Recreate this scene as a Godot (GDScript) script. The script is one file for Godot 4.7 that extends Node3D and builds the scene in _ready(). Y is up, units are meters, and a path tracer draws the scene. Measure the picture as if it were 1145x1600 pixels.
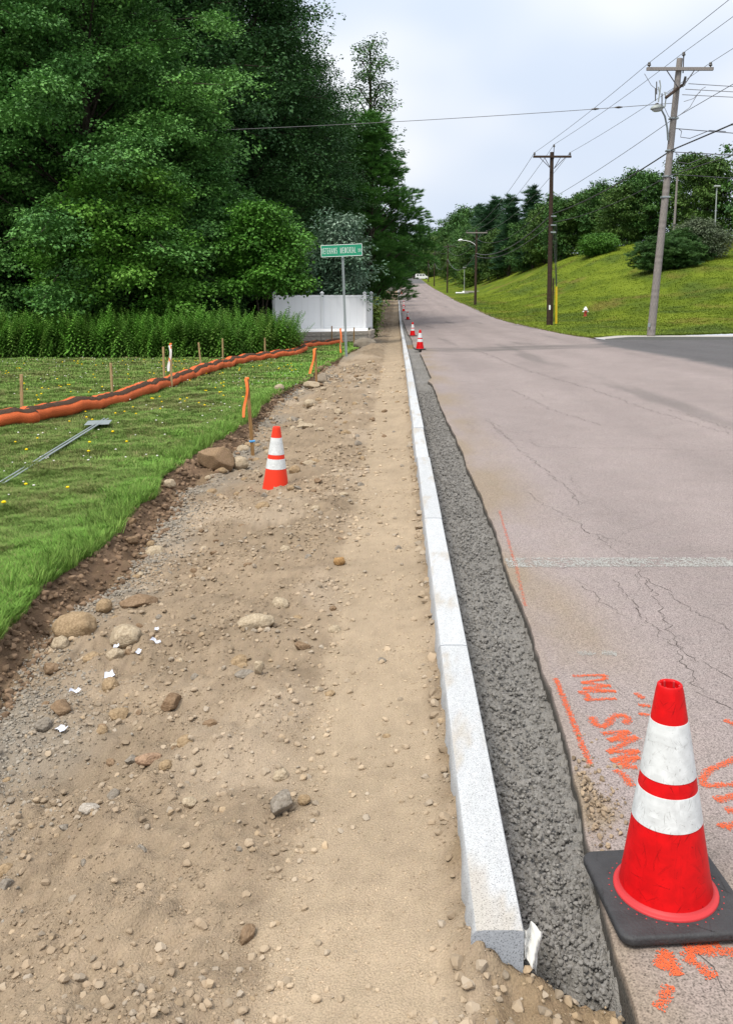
extends Node3D
# A road rebuilt with new granite kerb: camera 1.85 m above the road, looking along -z. "zf" below is metres ahead of the camera.

var rng := RandomNumberGenerator.new()
var used := {}
var M := {}
class Noises:
	var edge: FastNoiseLite
	var hill: FastNoiseLite
	var lumps: FastNoiseLite
	var fine: FastNoiseLite
	var clod: FastNoiseLite
	var grit: FastNoiseLite
	var tone: FastNoiseLite
	var conc: FastNoiseLite
var nz := Noises.new()

# ------------------------------------------------------------------ mesh helper
class MB:
	var v := PackedVector3Array()
	var n := PackedVector3Array()
	var u := PackedVector2Array()
	var c := PackedColorArray()
	var i := PackedInt32Array()
	var has_c := false
	var has_u := false
	func vert(p: Vector3, col := Color.WHITE, uv := Vector2.ZERO) -> int:
		v.push_back(p); c.push_back(col); u.push_back(uv); n.push_back(Vector3.ZERO)
		return v.size() - 1
	func tri(a: int, b: int, d: int) -> void:          # clockwise seen from the front
		i.push_back(a); i.push_back(b); i.push_back(d)
	func quad(a: int, b: int, d: int, e: int) -> void:
		tri(a, b, d); tri(a, d, e)
	func flat_tri(a: Vector3, b: Vector3, d: Vector3, col := Color.WHITE, outward := Vector3.ZERO) -> void:
		var nn := (d - a).cross(b - a)
		if outward != Vector3.ZERO and nn.dot(outward) < 0.0:
			var t := b
			b = d
			d = t
		tri(vert(a, col), vert(b, col), vert(d, col))
	func flat_quad(a: Vector3, b: Vector3, d: Vector3, e: Vector3, col := Color.WHITE, outward := Vector3.ZERO) -> void:
		var nn := (d - a).cross(b - a)
		if outward != Vector3.ZERO and nn.dot(outward) < 0.0:
			var t := b
			b = e
			e = t
		var k := vert(a, col, Vector2(0, 0))
		vert(b, col, Vector2(1, 0)); vert(d, col, Vector2(1, 1)); vert(e, col, Vector2(0, 1))
		quad(k, k + 1, k + 2, k + 3)
	func normals() -> void:
		for k in range(0, i.size(), 3):
			var a := v[i[k]]
			var w := (v[i[k + 2]] - a).cross(v[i[k + 1]] - a)
			n[i[k]] += w; n[i[k + 1]] += w; n[i[k + 2]] += w
		for k in n.size():
			n[k] = n[k].normalized() if n[k].length_squared() > 1e-20 else Vector3.UP
	func mesh(mat: Material = null) -> ArrayMesh:
		normals()
		var a := []
		a.resize(Mesh.ARRAY_MAX)
		a[Mesh.ARRAY_VERTEX] = v; a[Mesh.ARRAY_NORMAL] = n; a[Mesh.ARRAY_INDEX] = i
		if has_c: a[Mesh.ARRAY_COLOR] = c
		if has_u: a[Mesh.ARRAY_TEX_UV] = u
		var m := ArrayMesh.new()
		m.add_surface_from_arrays(Mesh.PRIMITIVE_TRIANGLES, a)
		if mat: m.surface_set_material(0, mat)
		return m

# a box with cut edges, added to b under the transform t
func bevel_box(b: MB, t: Transform3D, size: Vector3, bev := 0.01, col := Color.WHITE) -> void:
	var h := size / 2.0
	bev = minf(bev, minf(h.x, minf(h.y, h.z)) * 0.9)
	var ctr := t.origin
	var P := func(sx: float, sy: float, sz: float, ax: int) -> Vector3:
		var q := Vector3(sx * (h.x - bev), sy * (h.y - bev), sz * (h.z - bev))
		q[ax] = [sx, sy, sz][ax] * h[ax]
		return t * q
	var S := [-1.0, 1.0]
	for ax in 3:
		var o1 := (ax + 1) % 3
		var o2 := (ax + 2) % 3
		for s in S:
			var q := []
			for k in [[-1.0, -1.0], [1.0, -1.0], [1.0, 1.0], [-1.0, 1.0]]:
				var g := [0.0, 0.0, 0.0]
				g[ax] = s; g[o1] = k[0]; g[o2] = k[1]
				q.append(P.call(g[0], g[1], g[2], ax))
			b.flat_quad(q[0], q[1], q[2], q[3], col, (q[0] + q[2]) / 2.0 - ctr)
		for s1 in S:                                   # edges along ax
			for s2 in S:
				var q := []
				for k in [[-1.0, o1], [1.0, o1], [1.0, o2], [-1.0, o2]]:
					var g := [0.0, 0.0, 0.0]
					g[ax] = k[0]; g[o1] = s1; g[o2] = s2
					q.append(P.call(g[0], g[1], g[2], k[1]))
				b.flat_quad(q[0], q[1], q[2], q[3], col, (q[0] + q[2]) / 2.0 - ctr)
	for sx in S:
		for sy in S:
			for sz in S:
				var a: Vector3 = P.call(sx, sy, sz, 0)
				b.flat_tri(a, P.call(sx, sy, sz, 1), P.call(sx, sy, sz, 2), col, a - ctr)

func box_mesh(size: Vector3, bev := 0.01, at := Vector3.ZERO) -> ArrayMesh:
	var b := MB.new()
	bevel_box(b, Transform3D(Basis(), at), size, bev)
	return b.mesh()

# a tube through points with a radius at each
func tube(b: MB, pts: Array, rad: Array, sides := 8, caps := true, col := Color.WHITE) -> void:
	var first := -1
	var side := Vector3.ZERO
	var np := pts.size()
	for k in np:
		var d: Vector3 = (pts[mini(k + 1, np - 1)] - pts[maxi(k - 1, 0)]).normalized()
		if k == 0:
			side = d.cross(Vector3.UP if absf(d.y) < 0.9 else Vector3.RIGHT).normalized()
		else:
			side = (side - d * side.dot(d)).normalized()
		var up := side.cross(d).normalized()
		var r: float = rad[mini(k, rad.size() - 1)]
		for s in sides:
			var a := TAU * s / sides
			var id := b.vert(pts[k] + (side * cos(a) + up * sin(a)) * r, col, Vector2(float(s) / sides, float(k)))
			if first < 0: first = id
	for k in np - 1:
		for s in sides:
			var a := first + k * sides + s
			var e := first + k * sides + (s + 1) % sides
			b.quad(a, e, e + sides, a + sides)
	if caps:
		var c0 := b.vert(pts[0], col)
		var c1 := b.vert(pts[np - 1], col)
		for s in sides:
			b.tri(c0, first + (s + 1) % sides, first + s)
			b.tri(c1, first + (np - 1) * sides + s, first + (np - 1) * sides + (s + 1) % sides)

func tube_mesh(pts: Array, rad: Array, sides := 8) -> ArrayMesh:
	var b := MB.new()
	tube(b, pts, rad, sides)
	return b.mesh()

# profile of (radius, height), bottom to top, turned round y
func lathe(b: MB, prof: Array, segs := 24, col := Color.WHITE) -> void:
	var first := b.v.size()
	for k in prof.size():
		for s in segs:
			var a := TAU * s / segs
			b.vert(Vector3(cos(a) * prof[k].x, prof[k].y, sin(a) * prof[k].x), col, Vector2(float(s) / segs, prof[k].y))
	for k in prof.size() - 1:
		for s in segs:
			var a := first + k * segs + s
			var e := first + k * segs + (s + 1) % segs
			b.quad(a, e, e + segs, a + segs)

func lathe_mesh(prof: Array, segs := 24) -> ArrayMesh:
	var b := MB.new()
	lathe(b, prof, segs)
	return b.mesh()

# rows of points -> smooth sheet; rows run away from the camera, points run left to right, so the front faces up
func sheet(rows: Array, cols: Array = [], uvs: Array = []) -> MB:
	var b := MB.new()
	var w: int = rows[0].size()
	for r in rows.size():
		b.v.append_array(rows[r])
		if cols: b.c.append_array(cols[r])
		if uvs: b.u.append_array(uvs[r])
	b.n.resize(b.v.size())
	if not cols:
		b.c.resize(b.v.size())
		b.c.fill(Color.WHITE)
	b.has_c = cols.size() > 0
	b.has_u = uvs.size() > 0
	b.i.resize((rows.size() - 1) * (w - 1) * 6)
	var k := 0
	for r in rows.size() - 1:
		for q in w - 1:
			var a := r * w + q
			b.i[k] = a; b.i[k + 1] = a + w; b.i[k + 2] = a + w + 1
			b.i[k + 3] = a; b.i[k + 4] = a + w + 1; b.i[k + 5] = a + 1
			k += 6
	return b

# ------------------------------------------------------------------ naming
func numbered(called: String) -> String:
	var k: int = used.get(called, -1) + 1
	used[called] = k
	return called if k == 0 else "%s_%03d" % [called, k]

func tag(o: Node, label: String, category := "", group := "", kind := "") -> Node:
	if label: o.set_meta("label", label)
	if category: o.set_meta("category", category)
	if group: o.set_meta("group", group)
	if kind: o.set_meta("kind", kind)
	return o

func thing(called: String, label: String, category: String, at := Vector3.ZERO, turn := 0.0, group := "") -> Node3D:
	var o := Node3D.new()
	o.name = numbered(called)
	add_child(o)
	o.position = at
	o.rotation.y = turn
	tag(o, label, category, group)
	return o

func part(called: String, m: Mesh, mat: Material, parent: Node = null, at := Vector3.ZERO) -> MeshInstance3D:
	var o := MeshInstance3D.new()
	o.mesh = m
	if mat: o.material_override = mat
	if parent == null:
		o.name = numbered(called)
		add_child(o)
	else:
		var k := 0
		var nm := called
		while parent.has_node(nm):
			k += 1
			nm = "%s_%03d" % [called, k]
		o.name = nm
		parent.add_child(o)
	o.position = at
	return o

func structure(called: String, m: Mesh, mat: Material, label: String) -> MeshInstance3D:
	var o := part(called, m, mat)
	tag(o, label, "", "", "structure")
	return o

func scatter(called: String, m: Mesh, mat: Material, where: Array, tint: Array, parent: Node = null, label := "", kind := "stuff") -> MultiMeshInstance3D:
	var mm := MultiMesh.new()
	mm.transform_format = MultiMesh.TRANSFORM_3D
	mm.use_colors = tint.size() > 0
	mm.mesh = m
	mm.instance_count = where.size()
	for k in where.size():
		mm.set_instance_transform(k, where[k])
	if tint:
		for k in where.size():
			mm.set_instance_color(k, tint[k])
	var o := MultiMeshInstance3D.new()
	o.multimesh = mm
	o.material_override = mat
	if parent == null:
		o.name = numbered(called)
		add_child(o)
	else:
		var k := 0
		var nm := called
		while parent.has_node(nm):
			k += 1
			nm = "%s_%03d" % [called, k]
		o.name = nm
		parent.add_child(o)
	if label: o.set_meta("label", label)
	if kind: o.set_meta("kind", kind)
	return o

func copy_of(o: Node3D, label := "", group := "") -> Node3D:
	var c: Node3D = o.duplicate()
	var base := String(o.name).rstrip("0123456789").trim_suffix("_")
	c.name = numbered(base)
	add_child(c)
	if label: c.set_meta("label", label)
	if group: c.set_meta("group", group)
	return c

# ------------------------------------------------------------------ lay of the land (zf = metres ahead)
const ROAD_UP := [Vector2(-30, -0.04), Vector2(0, -0.04), Vector2(20, -0.02), Vector2(27, -0.05), Vector2(33, -0.15), Vector2(46, -0.28), Vector2(60, -0.36), Vector2(76, -0.35), Vector2(90, -0.05), Vector2(105, 0.3), Vector2(150, 1.0), Vector2(200, 1.9), Vector2(250, 3.2), Vector2(330, 5.6), Vector2(400, 8.3), Vector2(700, 20.0), Vector2(1500, 30.0)]
const ROAD_L := [Vector2(1.2, 0.68), Vector2(2.12, 0.71), Vector2(2.4, 0.72), Vector2(2.82, 0.76), Vector2(3.3, 0.81), Vector2(3.66, 0.85), Vector2(4.13, 0.89), Vector2(4.88, 0.93), Vector2(5.79, 0.97), Vector2(6.63, 1.01), Vector2(7.76, 1.06), Vector2(9.67, 1.11), Vector2(11.14, 1.17), Vector2(13.11, 1.21), Vector2(15.0, 1.25), Vector2(17.5, 1.35), Vector2(18.9, 1.39), Vector2(19.6, 1.34), Vector2(20.3, 1.48), Vector2(24.9, 1.62), Vector2(30.0, 1.8), Vector2(32.0, 1.98), Vector2(34.7, 1.82), Vector2(42.3, 2.12), Vector2(49.9, 2.3), Vector2(77.0, 3.1), Vector2(105.0, 4.05), Vector2(400.0, 13.9), Vector2(1500, 51.0)]
const ROAD_R := [Vector2(1.0, 10.6), Vector2(36.0, 10.6), Vector2(38.0, 10.1), Vector2(40.0, 9.75), Vector2(41.5, 9.7), Vector2(45.0, 9.85), Vector2(56.6, 10.3), Vector2(66.0, 10.55), Vector2(90.0, 11.4), Vector2(125.0, 12.8), Vector2(200.0, 16.8), Vector2(280.0, 19.8), Vector2(335.0, 21.9), Vector2(400.0, 24.2), Vector2(1500.0, 62.0)]
const LAWN_E := [Vector2(0.5, -2.2), Vector2(4.0, -2.1), Vector2(4.77, -2.05), Vector2(5.7, -2.02), Vector2(6.69, -1.98), Vector2(8.2, -2.0), Vector2(9.6, -2.1), Vector2(11.0, -1.95), Vector2(13.0, -1.8), Vector2(16.1, -1.85), Vector2(19.3, -1.45), Vector2(23.2, -1.2), Vector2(28.8, -0.72), Vector2(34.8, -0.05), Vector2(60.0, 0.1), Vector2(110.0, 1.2), Vector2(400.0, 11.0), Vector2(1500, 48.0)]
const SOIL_E := [Vector2(0.5, -1.9), Vector2(4.2, -1.82), Vector2(5.05, -1.92), Vector2(5.8, -1.89), Vector2(6.7, -1.8), Vector2(7.8, -1.9), Vector2(8.8, -1.94), Vector2(10.0, -1.77), Vector2(12.0, -1.72), Vector2(17.0, -1.7), Vector2(19.5, -1.29), Vector2(23.5, -1.05), Vector2(29.5, -0.58), Vector2(35.5, 0.2), Vector2(60.0, 0.3), Vector2(110.0, 1.6), Vector2(400.0, 11.4), Vector2(1500, 48.5)]
const RISE := [Vector2(0, 0), Vector2(3, 0.2), Vector2(6, 0.7), Vector2(10, 2.3), Vector2(14, 4.0), Vector2(20, 6.9), Vector2(26, 8.2), Vector2(33, 9.0), Vector2(45, 9.6), Vector2(160, 11)]
const KERB_W := 0.135
const SOCK := [Vector2(11.6, -6.2), Vector2(12.51, -5.3), Vector2(13.28, -5.02), Vector2(14.13, -4.72), Vector2(15.85, -4.3), Vector2(18.65, -4.1), Vector2(22.27, -3.85), Vector2(26.24, -3.2), Vector2(28.4, -2.55), Vector2(30.45, -2.3), Vector2(31.8, -2.42), Vector2(32.4, -2.9)]

func along(list: Array, z: float) -> float:
	if z <= list[0].x: return list[0].y
	var lo := 0
	var hi: int = list.size() - 1
	if z >= list[hi].x: return list[hi].y
	while hi - lo > 1:
		var mid := (lo + hi) >> 1
		if list[mid].x <= z: lo = mid
		else: hi = mid
	return lerpf(list[lo].y, list[hi].y, (z - list[lo].x) / (list[hi].x - list[lo].x))

func smooth_along(list: Array, z: float) -> float:      # rounded corners
	var d := 0.08 * z + 0.1
	return (along(list, z - d) + 2.0 * along(list, z) + along(list, z + d)) / 4.0

func road_up(z: float) -> float: return smooth_along(ROAD_UP, z)
func kerb_x(z: float) -> float: return 0.225 + 0.0335 * z
func road_y(x: float, z: float) -> float: return road_up(z) + 0.03 * maxf(0.0, minf(x, 9.0) - 4.0)
func road_left(z: float) -> float: return along(ROAD_L, z) + nz.edge.get_noise_2d(z * 9.0, 3.0) * 0.02 + nz.edge.get_noise_2d(z * 40.0, 8.0) * 0.008
func lawn_edge(z: float) -> float: return along(LAWN_E, z) - 0.07 * smoothstep(4.0, 5.5, z) * smoothstep(14.0, 11.0, z) + (nz.edge.get_noise_2d(z * 8.0, 40.0) * 0.09 + nz.edge.get_noise_2d(z * 30.0, 44.0) * 0.035) * clampf(1.6 - z / 60.0, 0.3, 1.0)
func soil_edge(z: float) -> float: return maxf(along(SOIL_E, z) + 0.07 * smoothstep(5.0, 6.0, z) * smoothstep(14.0, 11.0, z) + nz.edge.get_noise_2d(z * 7.0, 60.0) * 0.08, lawn_edge(z) + 0.03)

func walk_y(x: float) -> float: return road_y(9.0, 38.0) + 0.015 + 0.11 * smoothstep(9.6, 11.2, x)

func hill_rise(e: float) -> float:
	if e < 0.0: return 0.0
	return (along(RISE, e - 1.6) + 2.0 * along(RISE, e) + along(RISE, e + 1.6)) / 4.0

func hill_y(x: float, z: float) -> float:
	var xr := smooth_along(ROAD_R, z)
	var e := x - xr
	var near := smoothstep(0.0, 16.0, z - 37.0)
	var r := road_y(xr, z) + 0.04
	return r + hill_rise(e) * clampf((z - 37.0) / 95.0, 0.0, 1.0) + 0.03 * maxf(0.0, e) * (1.0 - near) * smoothstep(36.0, 40.0, z) + nz.hill.get_noise_2d(x * 1.2, z * 1.2) * 0.25 * smoothstep(1.0, 8.0, e) * near

func lawn_y(x: float, z: float) -> float:
	var y := lerpf(-0.05, road_up(z) - 0.1, smoothstep(45.0, 90.0, z))
	var d := lawn_edge(z) - x
	return y + nz.lumps.get_noise_2d(x * 1.3, z * 1.3) * 0.06 * smoothstep(0.0, 1.0, d) + nz.fine.get_noise_2d(x * 6.0, z * 6.0) * 0.012 + 0.02 * smoothstep(0.6, 0.0, d)

func dirt_y(x: float, z: float) -> float:
	var xs := along(SOIL_E, z)
	var kx := kerb_x(z)
	var t := clampf((x - xs) / (kx - xs), 0.0, 1.0)
	var r := road_up(z)
	var y := lerpf(lerpf(-0.2, r - 0.02, smoothstep(30.0, 50.0, z)), r + 0.02, smoothstep(0.0, 0.85, t))
	var track := smoothstep(0.85, 0.55, kx - x) * smoothstep(-0.02, 0.12, kx - x)
	var k := clampf(z / 12.0, 0.35, 1.3)
	var rough := 1.0 - 0.8 * track
	y += nz.lumps.get_noise_2d(x * 2.2, z * 2.2) * 0.06 * rough
	y += nz.fine.get_noise_2d(x * 8.0, z * 8.0) * 0.022 * rough
	if z < 25.0:
		y += -nz.clod.get_noise_2d(x, z) * 0.034 * rough * clampf(0.5 + 1.6 * nz.lumps.get_noise_2d(x * 1.6 + 40.0, z * 1.6), 0.0, 1.2) + nz.fine.get_noise_2d(x * 24.0, z * 24.0) * 0.012 * rough + nz.grit.get_noise_2d(x, z) * lerpf(0.006, 0.0008, track)
	y -= 0.03 * track
	# heaps at the far end of the strip
	for h in [Vector3(0.2, 30.5, 0.34), Vector3(-0.25, 28.0, 0.22), Vector3(0.35, 33.5, 0.2), Vector3(-0.7, 23.0, 0.16), Vector3(-0.9, 18.2, 0.12)]:
		var d := Vector2((x - h.x) / 0.75, (z - h.y) / 1.7).length_squared()
		if d < 5.0: y += h.z * exp(-d * 1.6)
	if x > kx + (0.03 if z > 2.29 else 0.0):                                   # under the kerb and the concrete, and the open pit before them
		var dz := smoothstep(2.29, 2.34, z)
		y = lerpf(y - 0.07 * smoothstep(kx, kx + 0.14, x) - 0.10 * smoothstep(kx + 0.14, kx + 0.34, x), r - 0.3, dz)
	y += 0.035 * smoothstep(0.5, 0.0, kx - x) * (1.0 + 0.9 * nz.edge.get_noise_2d(z * 5.0, 90.0))
	return y

func soil_y(x: float, z: float) -> float:
	var a := lawn_edge(z)
	var b := soil_edge(z)
	var t := clampf((x - a) / maxf(b - a, 0.02), 0.0, 1.0)
	var y := lerpf(lawn_y(a, z), dirt_y(b, z), smoothstep(-0.15, 0.9, t))
	return y + (-nz.clod.get_noise_2d(x * 0.8, z * 0.8) * 0.05 + nz.fine.get_noise_2d(x * 7.0, z * 7.0) * 0.045) * sin(PI * t)

func ground(x: float, z: float) -> float:
	if z > 39.3 and x > smooth_along(ROAD_R, z): return hill_y(x, z)
	if z > 37.6 and x > smooth_along(ROAD_R, z) - 0.1: return walk_y(x)
	if x > along(ROAD_L, z): return road_y(x, z)
	if x > soil_edge(z): return dirt_y(x, z)
	if x > lawn_edge(z): return soil_y(x, z)
	return lawn_y(x, z)

func on(x: float, z: float, up := 0.0) -> Vector3:
	return Vector3(x, ground(x, z) + up, -z)

func noise(kind: int, freq: float, oct := 3, sd := 1) -> FastNoiseLite:
	var f := FastNoiseLite.new()
	f.noise_type = kind
	f.frequency = freq
	f.fractal_octaves = oct
	f.seed = sd
	if oct == 1: f.fractal_type = FastNoiseLite.FRACTAL_NONE
	return f

func srgb(r: float, g: float, b: float) -> Color: return Color(r, g, b).linear_to_srgb()   # real-world base colour -> what albedo_color takes
func rr(a: float, b: float) -> float: return rng.randf_range(a, b)

func _ready() -> void:
	rng.seed = 20240611
	# ---------------------------------------------------------------- camera
	var cam := Camera3D.new()
	cam.name = "camera"
	cam.projection = Camera3D.PROJECTION_FRUSTUM
	cam.near = 0.1
	cam.far = 3000.0
	cam.size = 0.1142857
	cam.frustum_offset = Vector2(0, -0.01201)
	cam.position = Vector3(0, 1.85, 0)
	cam.rotation_degrees = Vector3(-7, 0, 0)
	add_child(cam)
	cam.current = true
	# ---------------------------------------------------------------- sky, sun, exposure
	var env := Environment.new()
	env.background_mode = Environment.BG_SKY
	env.sky = Sky.new()
	env.sky.sky_material = cloudy_sky()
	env.background_energy_multiplier = 0.43
	env.tonemap_mode = Environment.TONE_MAPPER_LINEAR
	env.tonemap_exposure = 2.6
	env.sdfgi_enabled = true
	env.ssao_enabled = true
	env.ssil_enabled = true
	var we := WorldEnvironment.new()
	we.name = "overcast_sky"
	we.environment = env
	add_child(we)
	var sun := DirectionalLight3D.new()
	sun.name = "sun"
	sun.light_energy = 0.5
	sun.light_color = Color(1.0, 0.97, 0.92)
	sun.light_angular_distance = 20.0
	sun.shadow_enabled = true
	sun.rotation_degrees = Vector3(-58, -38, 0)
	sun.sky_mode = DirectionalLight3D.SKY_MODE_LIGHT_ONLY
	add_child(sun)
	# ---------------------------------------------------------------- everything else
	var N := FastNoiseLite.TYPE_SIMPLEX_SMOOTH
	nz.edge = noise(N, 0.1, 3, 11)
	nz.hill = noise(N, 0.08, 3, 12)
	nz.lumps = noise(N, 0.8, 3, 13)
	nz.fine = noise(N, 0.9, 3, 14)
	nz.clod = noise(FastNoiseLite.TYPE_CELLULAR, 14.0, 2, 15)
	nz.grit = noise(N, 40.0, 2, 16)
	nz.tone = noise(N, 0.5, 4, 17)
	nz.conc = noise(FastNoiseLite.TYPE_CELLULAR, 42.0, 2, 18)
	make_materials()
	build_road()
	build_left_ground()
	build_kerb()
	build_concrete()
	build_hill()
	build_markings()
	build_rocks()
	build_grass()
	build_weeds()
	build_trees()
	build_cones()
	build_stakes_and_socks()
	build_fence_and_sign()
	build_poles()
	build_small_things()

func cloudy_sky() -> PanoramaSkyMaterial:
	var w := 512
	var h := 256
	var im := Image.create(w, h, false, Image.FORMAT_RGBF)
	var a := noise(FastNoiseLite.TYPE_SIMPLEX_SMOOTH, 1.0, 5, 5)
	var b := noise(FastNoiseLite.TYPE_SIMPLEX_SMOOTH, 0.8, 3, 23)
	for y in h:
		var el := (0.5 - (y + 0.5) / h) * PI
		for x in w:
			var az := ((x + 0.5) / w - 0.5) * TAU
			var d := Vector3(sin(az) * cos(el), sin(el), -cos(az) * cos(el))
			var q := Vector3(d.x, d.y * 2.4, d.z) * 1.7           # layered cloud, flattened
			var t := a.get_noise_3d(q.x + 0.6, q.y, q.z) * 0.5 + b.get_noise_3d(q.x * 1.1, q.y * 1.2 + 5.0, q.z) * 0.55
			t = clampf(0.55 + t * 1.7, 0.0, 1.0)
			t = t * t * (3.0 - 2.0 * t)
			var c := Color(0.65, 0.74, 0.885).lerp(Color(0.97, 0.975, 0.985), t)
			var up := clampf(d.y, 0.0, 1.0)
			c = c * (0.95 + 0.55 * up * up + 0.1 * up)
			im.set_pixel(x, y, c)
	var m := PanoramaSkyMaterial.new()
	m.panorama = ImageTexture.create_from_image(im)
	return m

# ------------------------------------------------------------------ materials
func mat(c: Color, rough := 0.85, spec := 0.3, vc := false) -> StandardMaterial3D:
	var m := StandardMaterial3D.new()
	m.albedo_color = c
	m.roughness = rough
	m.metallic_specular = spec
	m.vertex_color_use_as_albedo = vc
	return m

func noise_tex(f: FastNoiseLite, size := 512, lo := Color(0, 0, 0), hi := Color(1, 1, 1), mid := -1.0) -> NoiseTexture2D:
	var t := NoiseTexture2D.new()
	t.width = size
	t.height = size
	t.seamless = true
	t.noise = f
	var g := Gradient.new()
	g.set_color(0, lo)
	g.set_color(1, hi)
	if mid > 0.0: g.add_point(mid, lo.lerp(hi, 0.5))
	t.color_ramp = g
	return t

func speckle(size: int, base: float, spread: float, light: float, dark: float, sd: int, blur := 1) -> ImageTexture:
	var r := RandomNumberGenerator.new()
	r.seed = sd
	var im := Image.create(size, size, false, Image.FORMAT_RGB8)
	for y in size:
		for x in size:
			var k := base + r.randf_range(-spread, spread)
			var q := r.randf()
			if q < light: k += r.randf_range(0.1, 0.3)
			elif q > 1.0 - dark: k -= r.randf_range(0.1, 0.35)
			im.set_pixel(x, y, Color(k, k, k))
	if blur > 1:
		im.resize(size * blur, size * blur, Image.INTERPOLATE_CUBIC)
	return ImageTexture.create_from_image(im)

# a surface rubbed and scratched: dark and pale streaks, most of them steep, over faint blotches
func scuffs(size: int, sd: int, dark_n: int, dark: Color, pale_n: int, pale: Color, strength: float) -> ImageTexture:
	var r := RandomNumberGenerator.new()
	r.seed = sd
	var f := noise(FastNoiseLite.TYPE_SIMPLEX, 0.012, 4, sd)
	var im := Image.create(size, size, false, Image.FORMAT_RGB8)
	for y in size:
		for x in size:
			var k := 1.0 - 0.10 * clampf(0.5 + f.get_noise_2d(x, y), 0.0, 1.0)
			im.set_pixel(x, y, Color(k, k, k))
	for s in dark_n + pale_n:
		var c := dark if s < dark_n else pale
		var p := Vector2(r.randf() * size, r.randf() * size)
		var a := PI / 2.0 + r.randfn() * 0.7
		var d := Vector2(cos(a), sin(a))
		var l := 6.0 + 70.0 * pow(r.randf(), 2.5)
		var w := 0.6 + 2.2 * pow(r.randf(), 3.0)
		var bend := r.randf_range(-0.01, 0.01)
		var q := r.randf() * strength
		for k in int(l):
			d = d.rotated(bend)
			p += d
			for o in range(-int(w), int(w) + 1):
				if r.randf() < 0.35: continue
				var x := posmod(int(p.x + d.y * o), size)
				var y := posmod(int(p.y - d.x * o), size)
				im.set_pixel(x, y, im.get_pixel(x, y).lerp(c, q * sin(PI * (k + 1.0) / (l + 1.0))))
	return ImageTexture.create_from_image(im)

func tri_world(m: StandardMaterial3D, scale: float) -> void:
	m.uv1_triplanar = true
	m.uv1_world_triplanar = true
	m.uv1_scale = Vector3.ONE * scale

func bumped(m: StandardMaterial3D, t: Texture2D, cm: float) -> void:
	m.heightmap_enabled = true
	m.heightmap_texture = t
	m.heightmap_scale = cm

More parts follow.
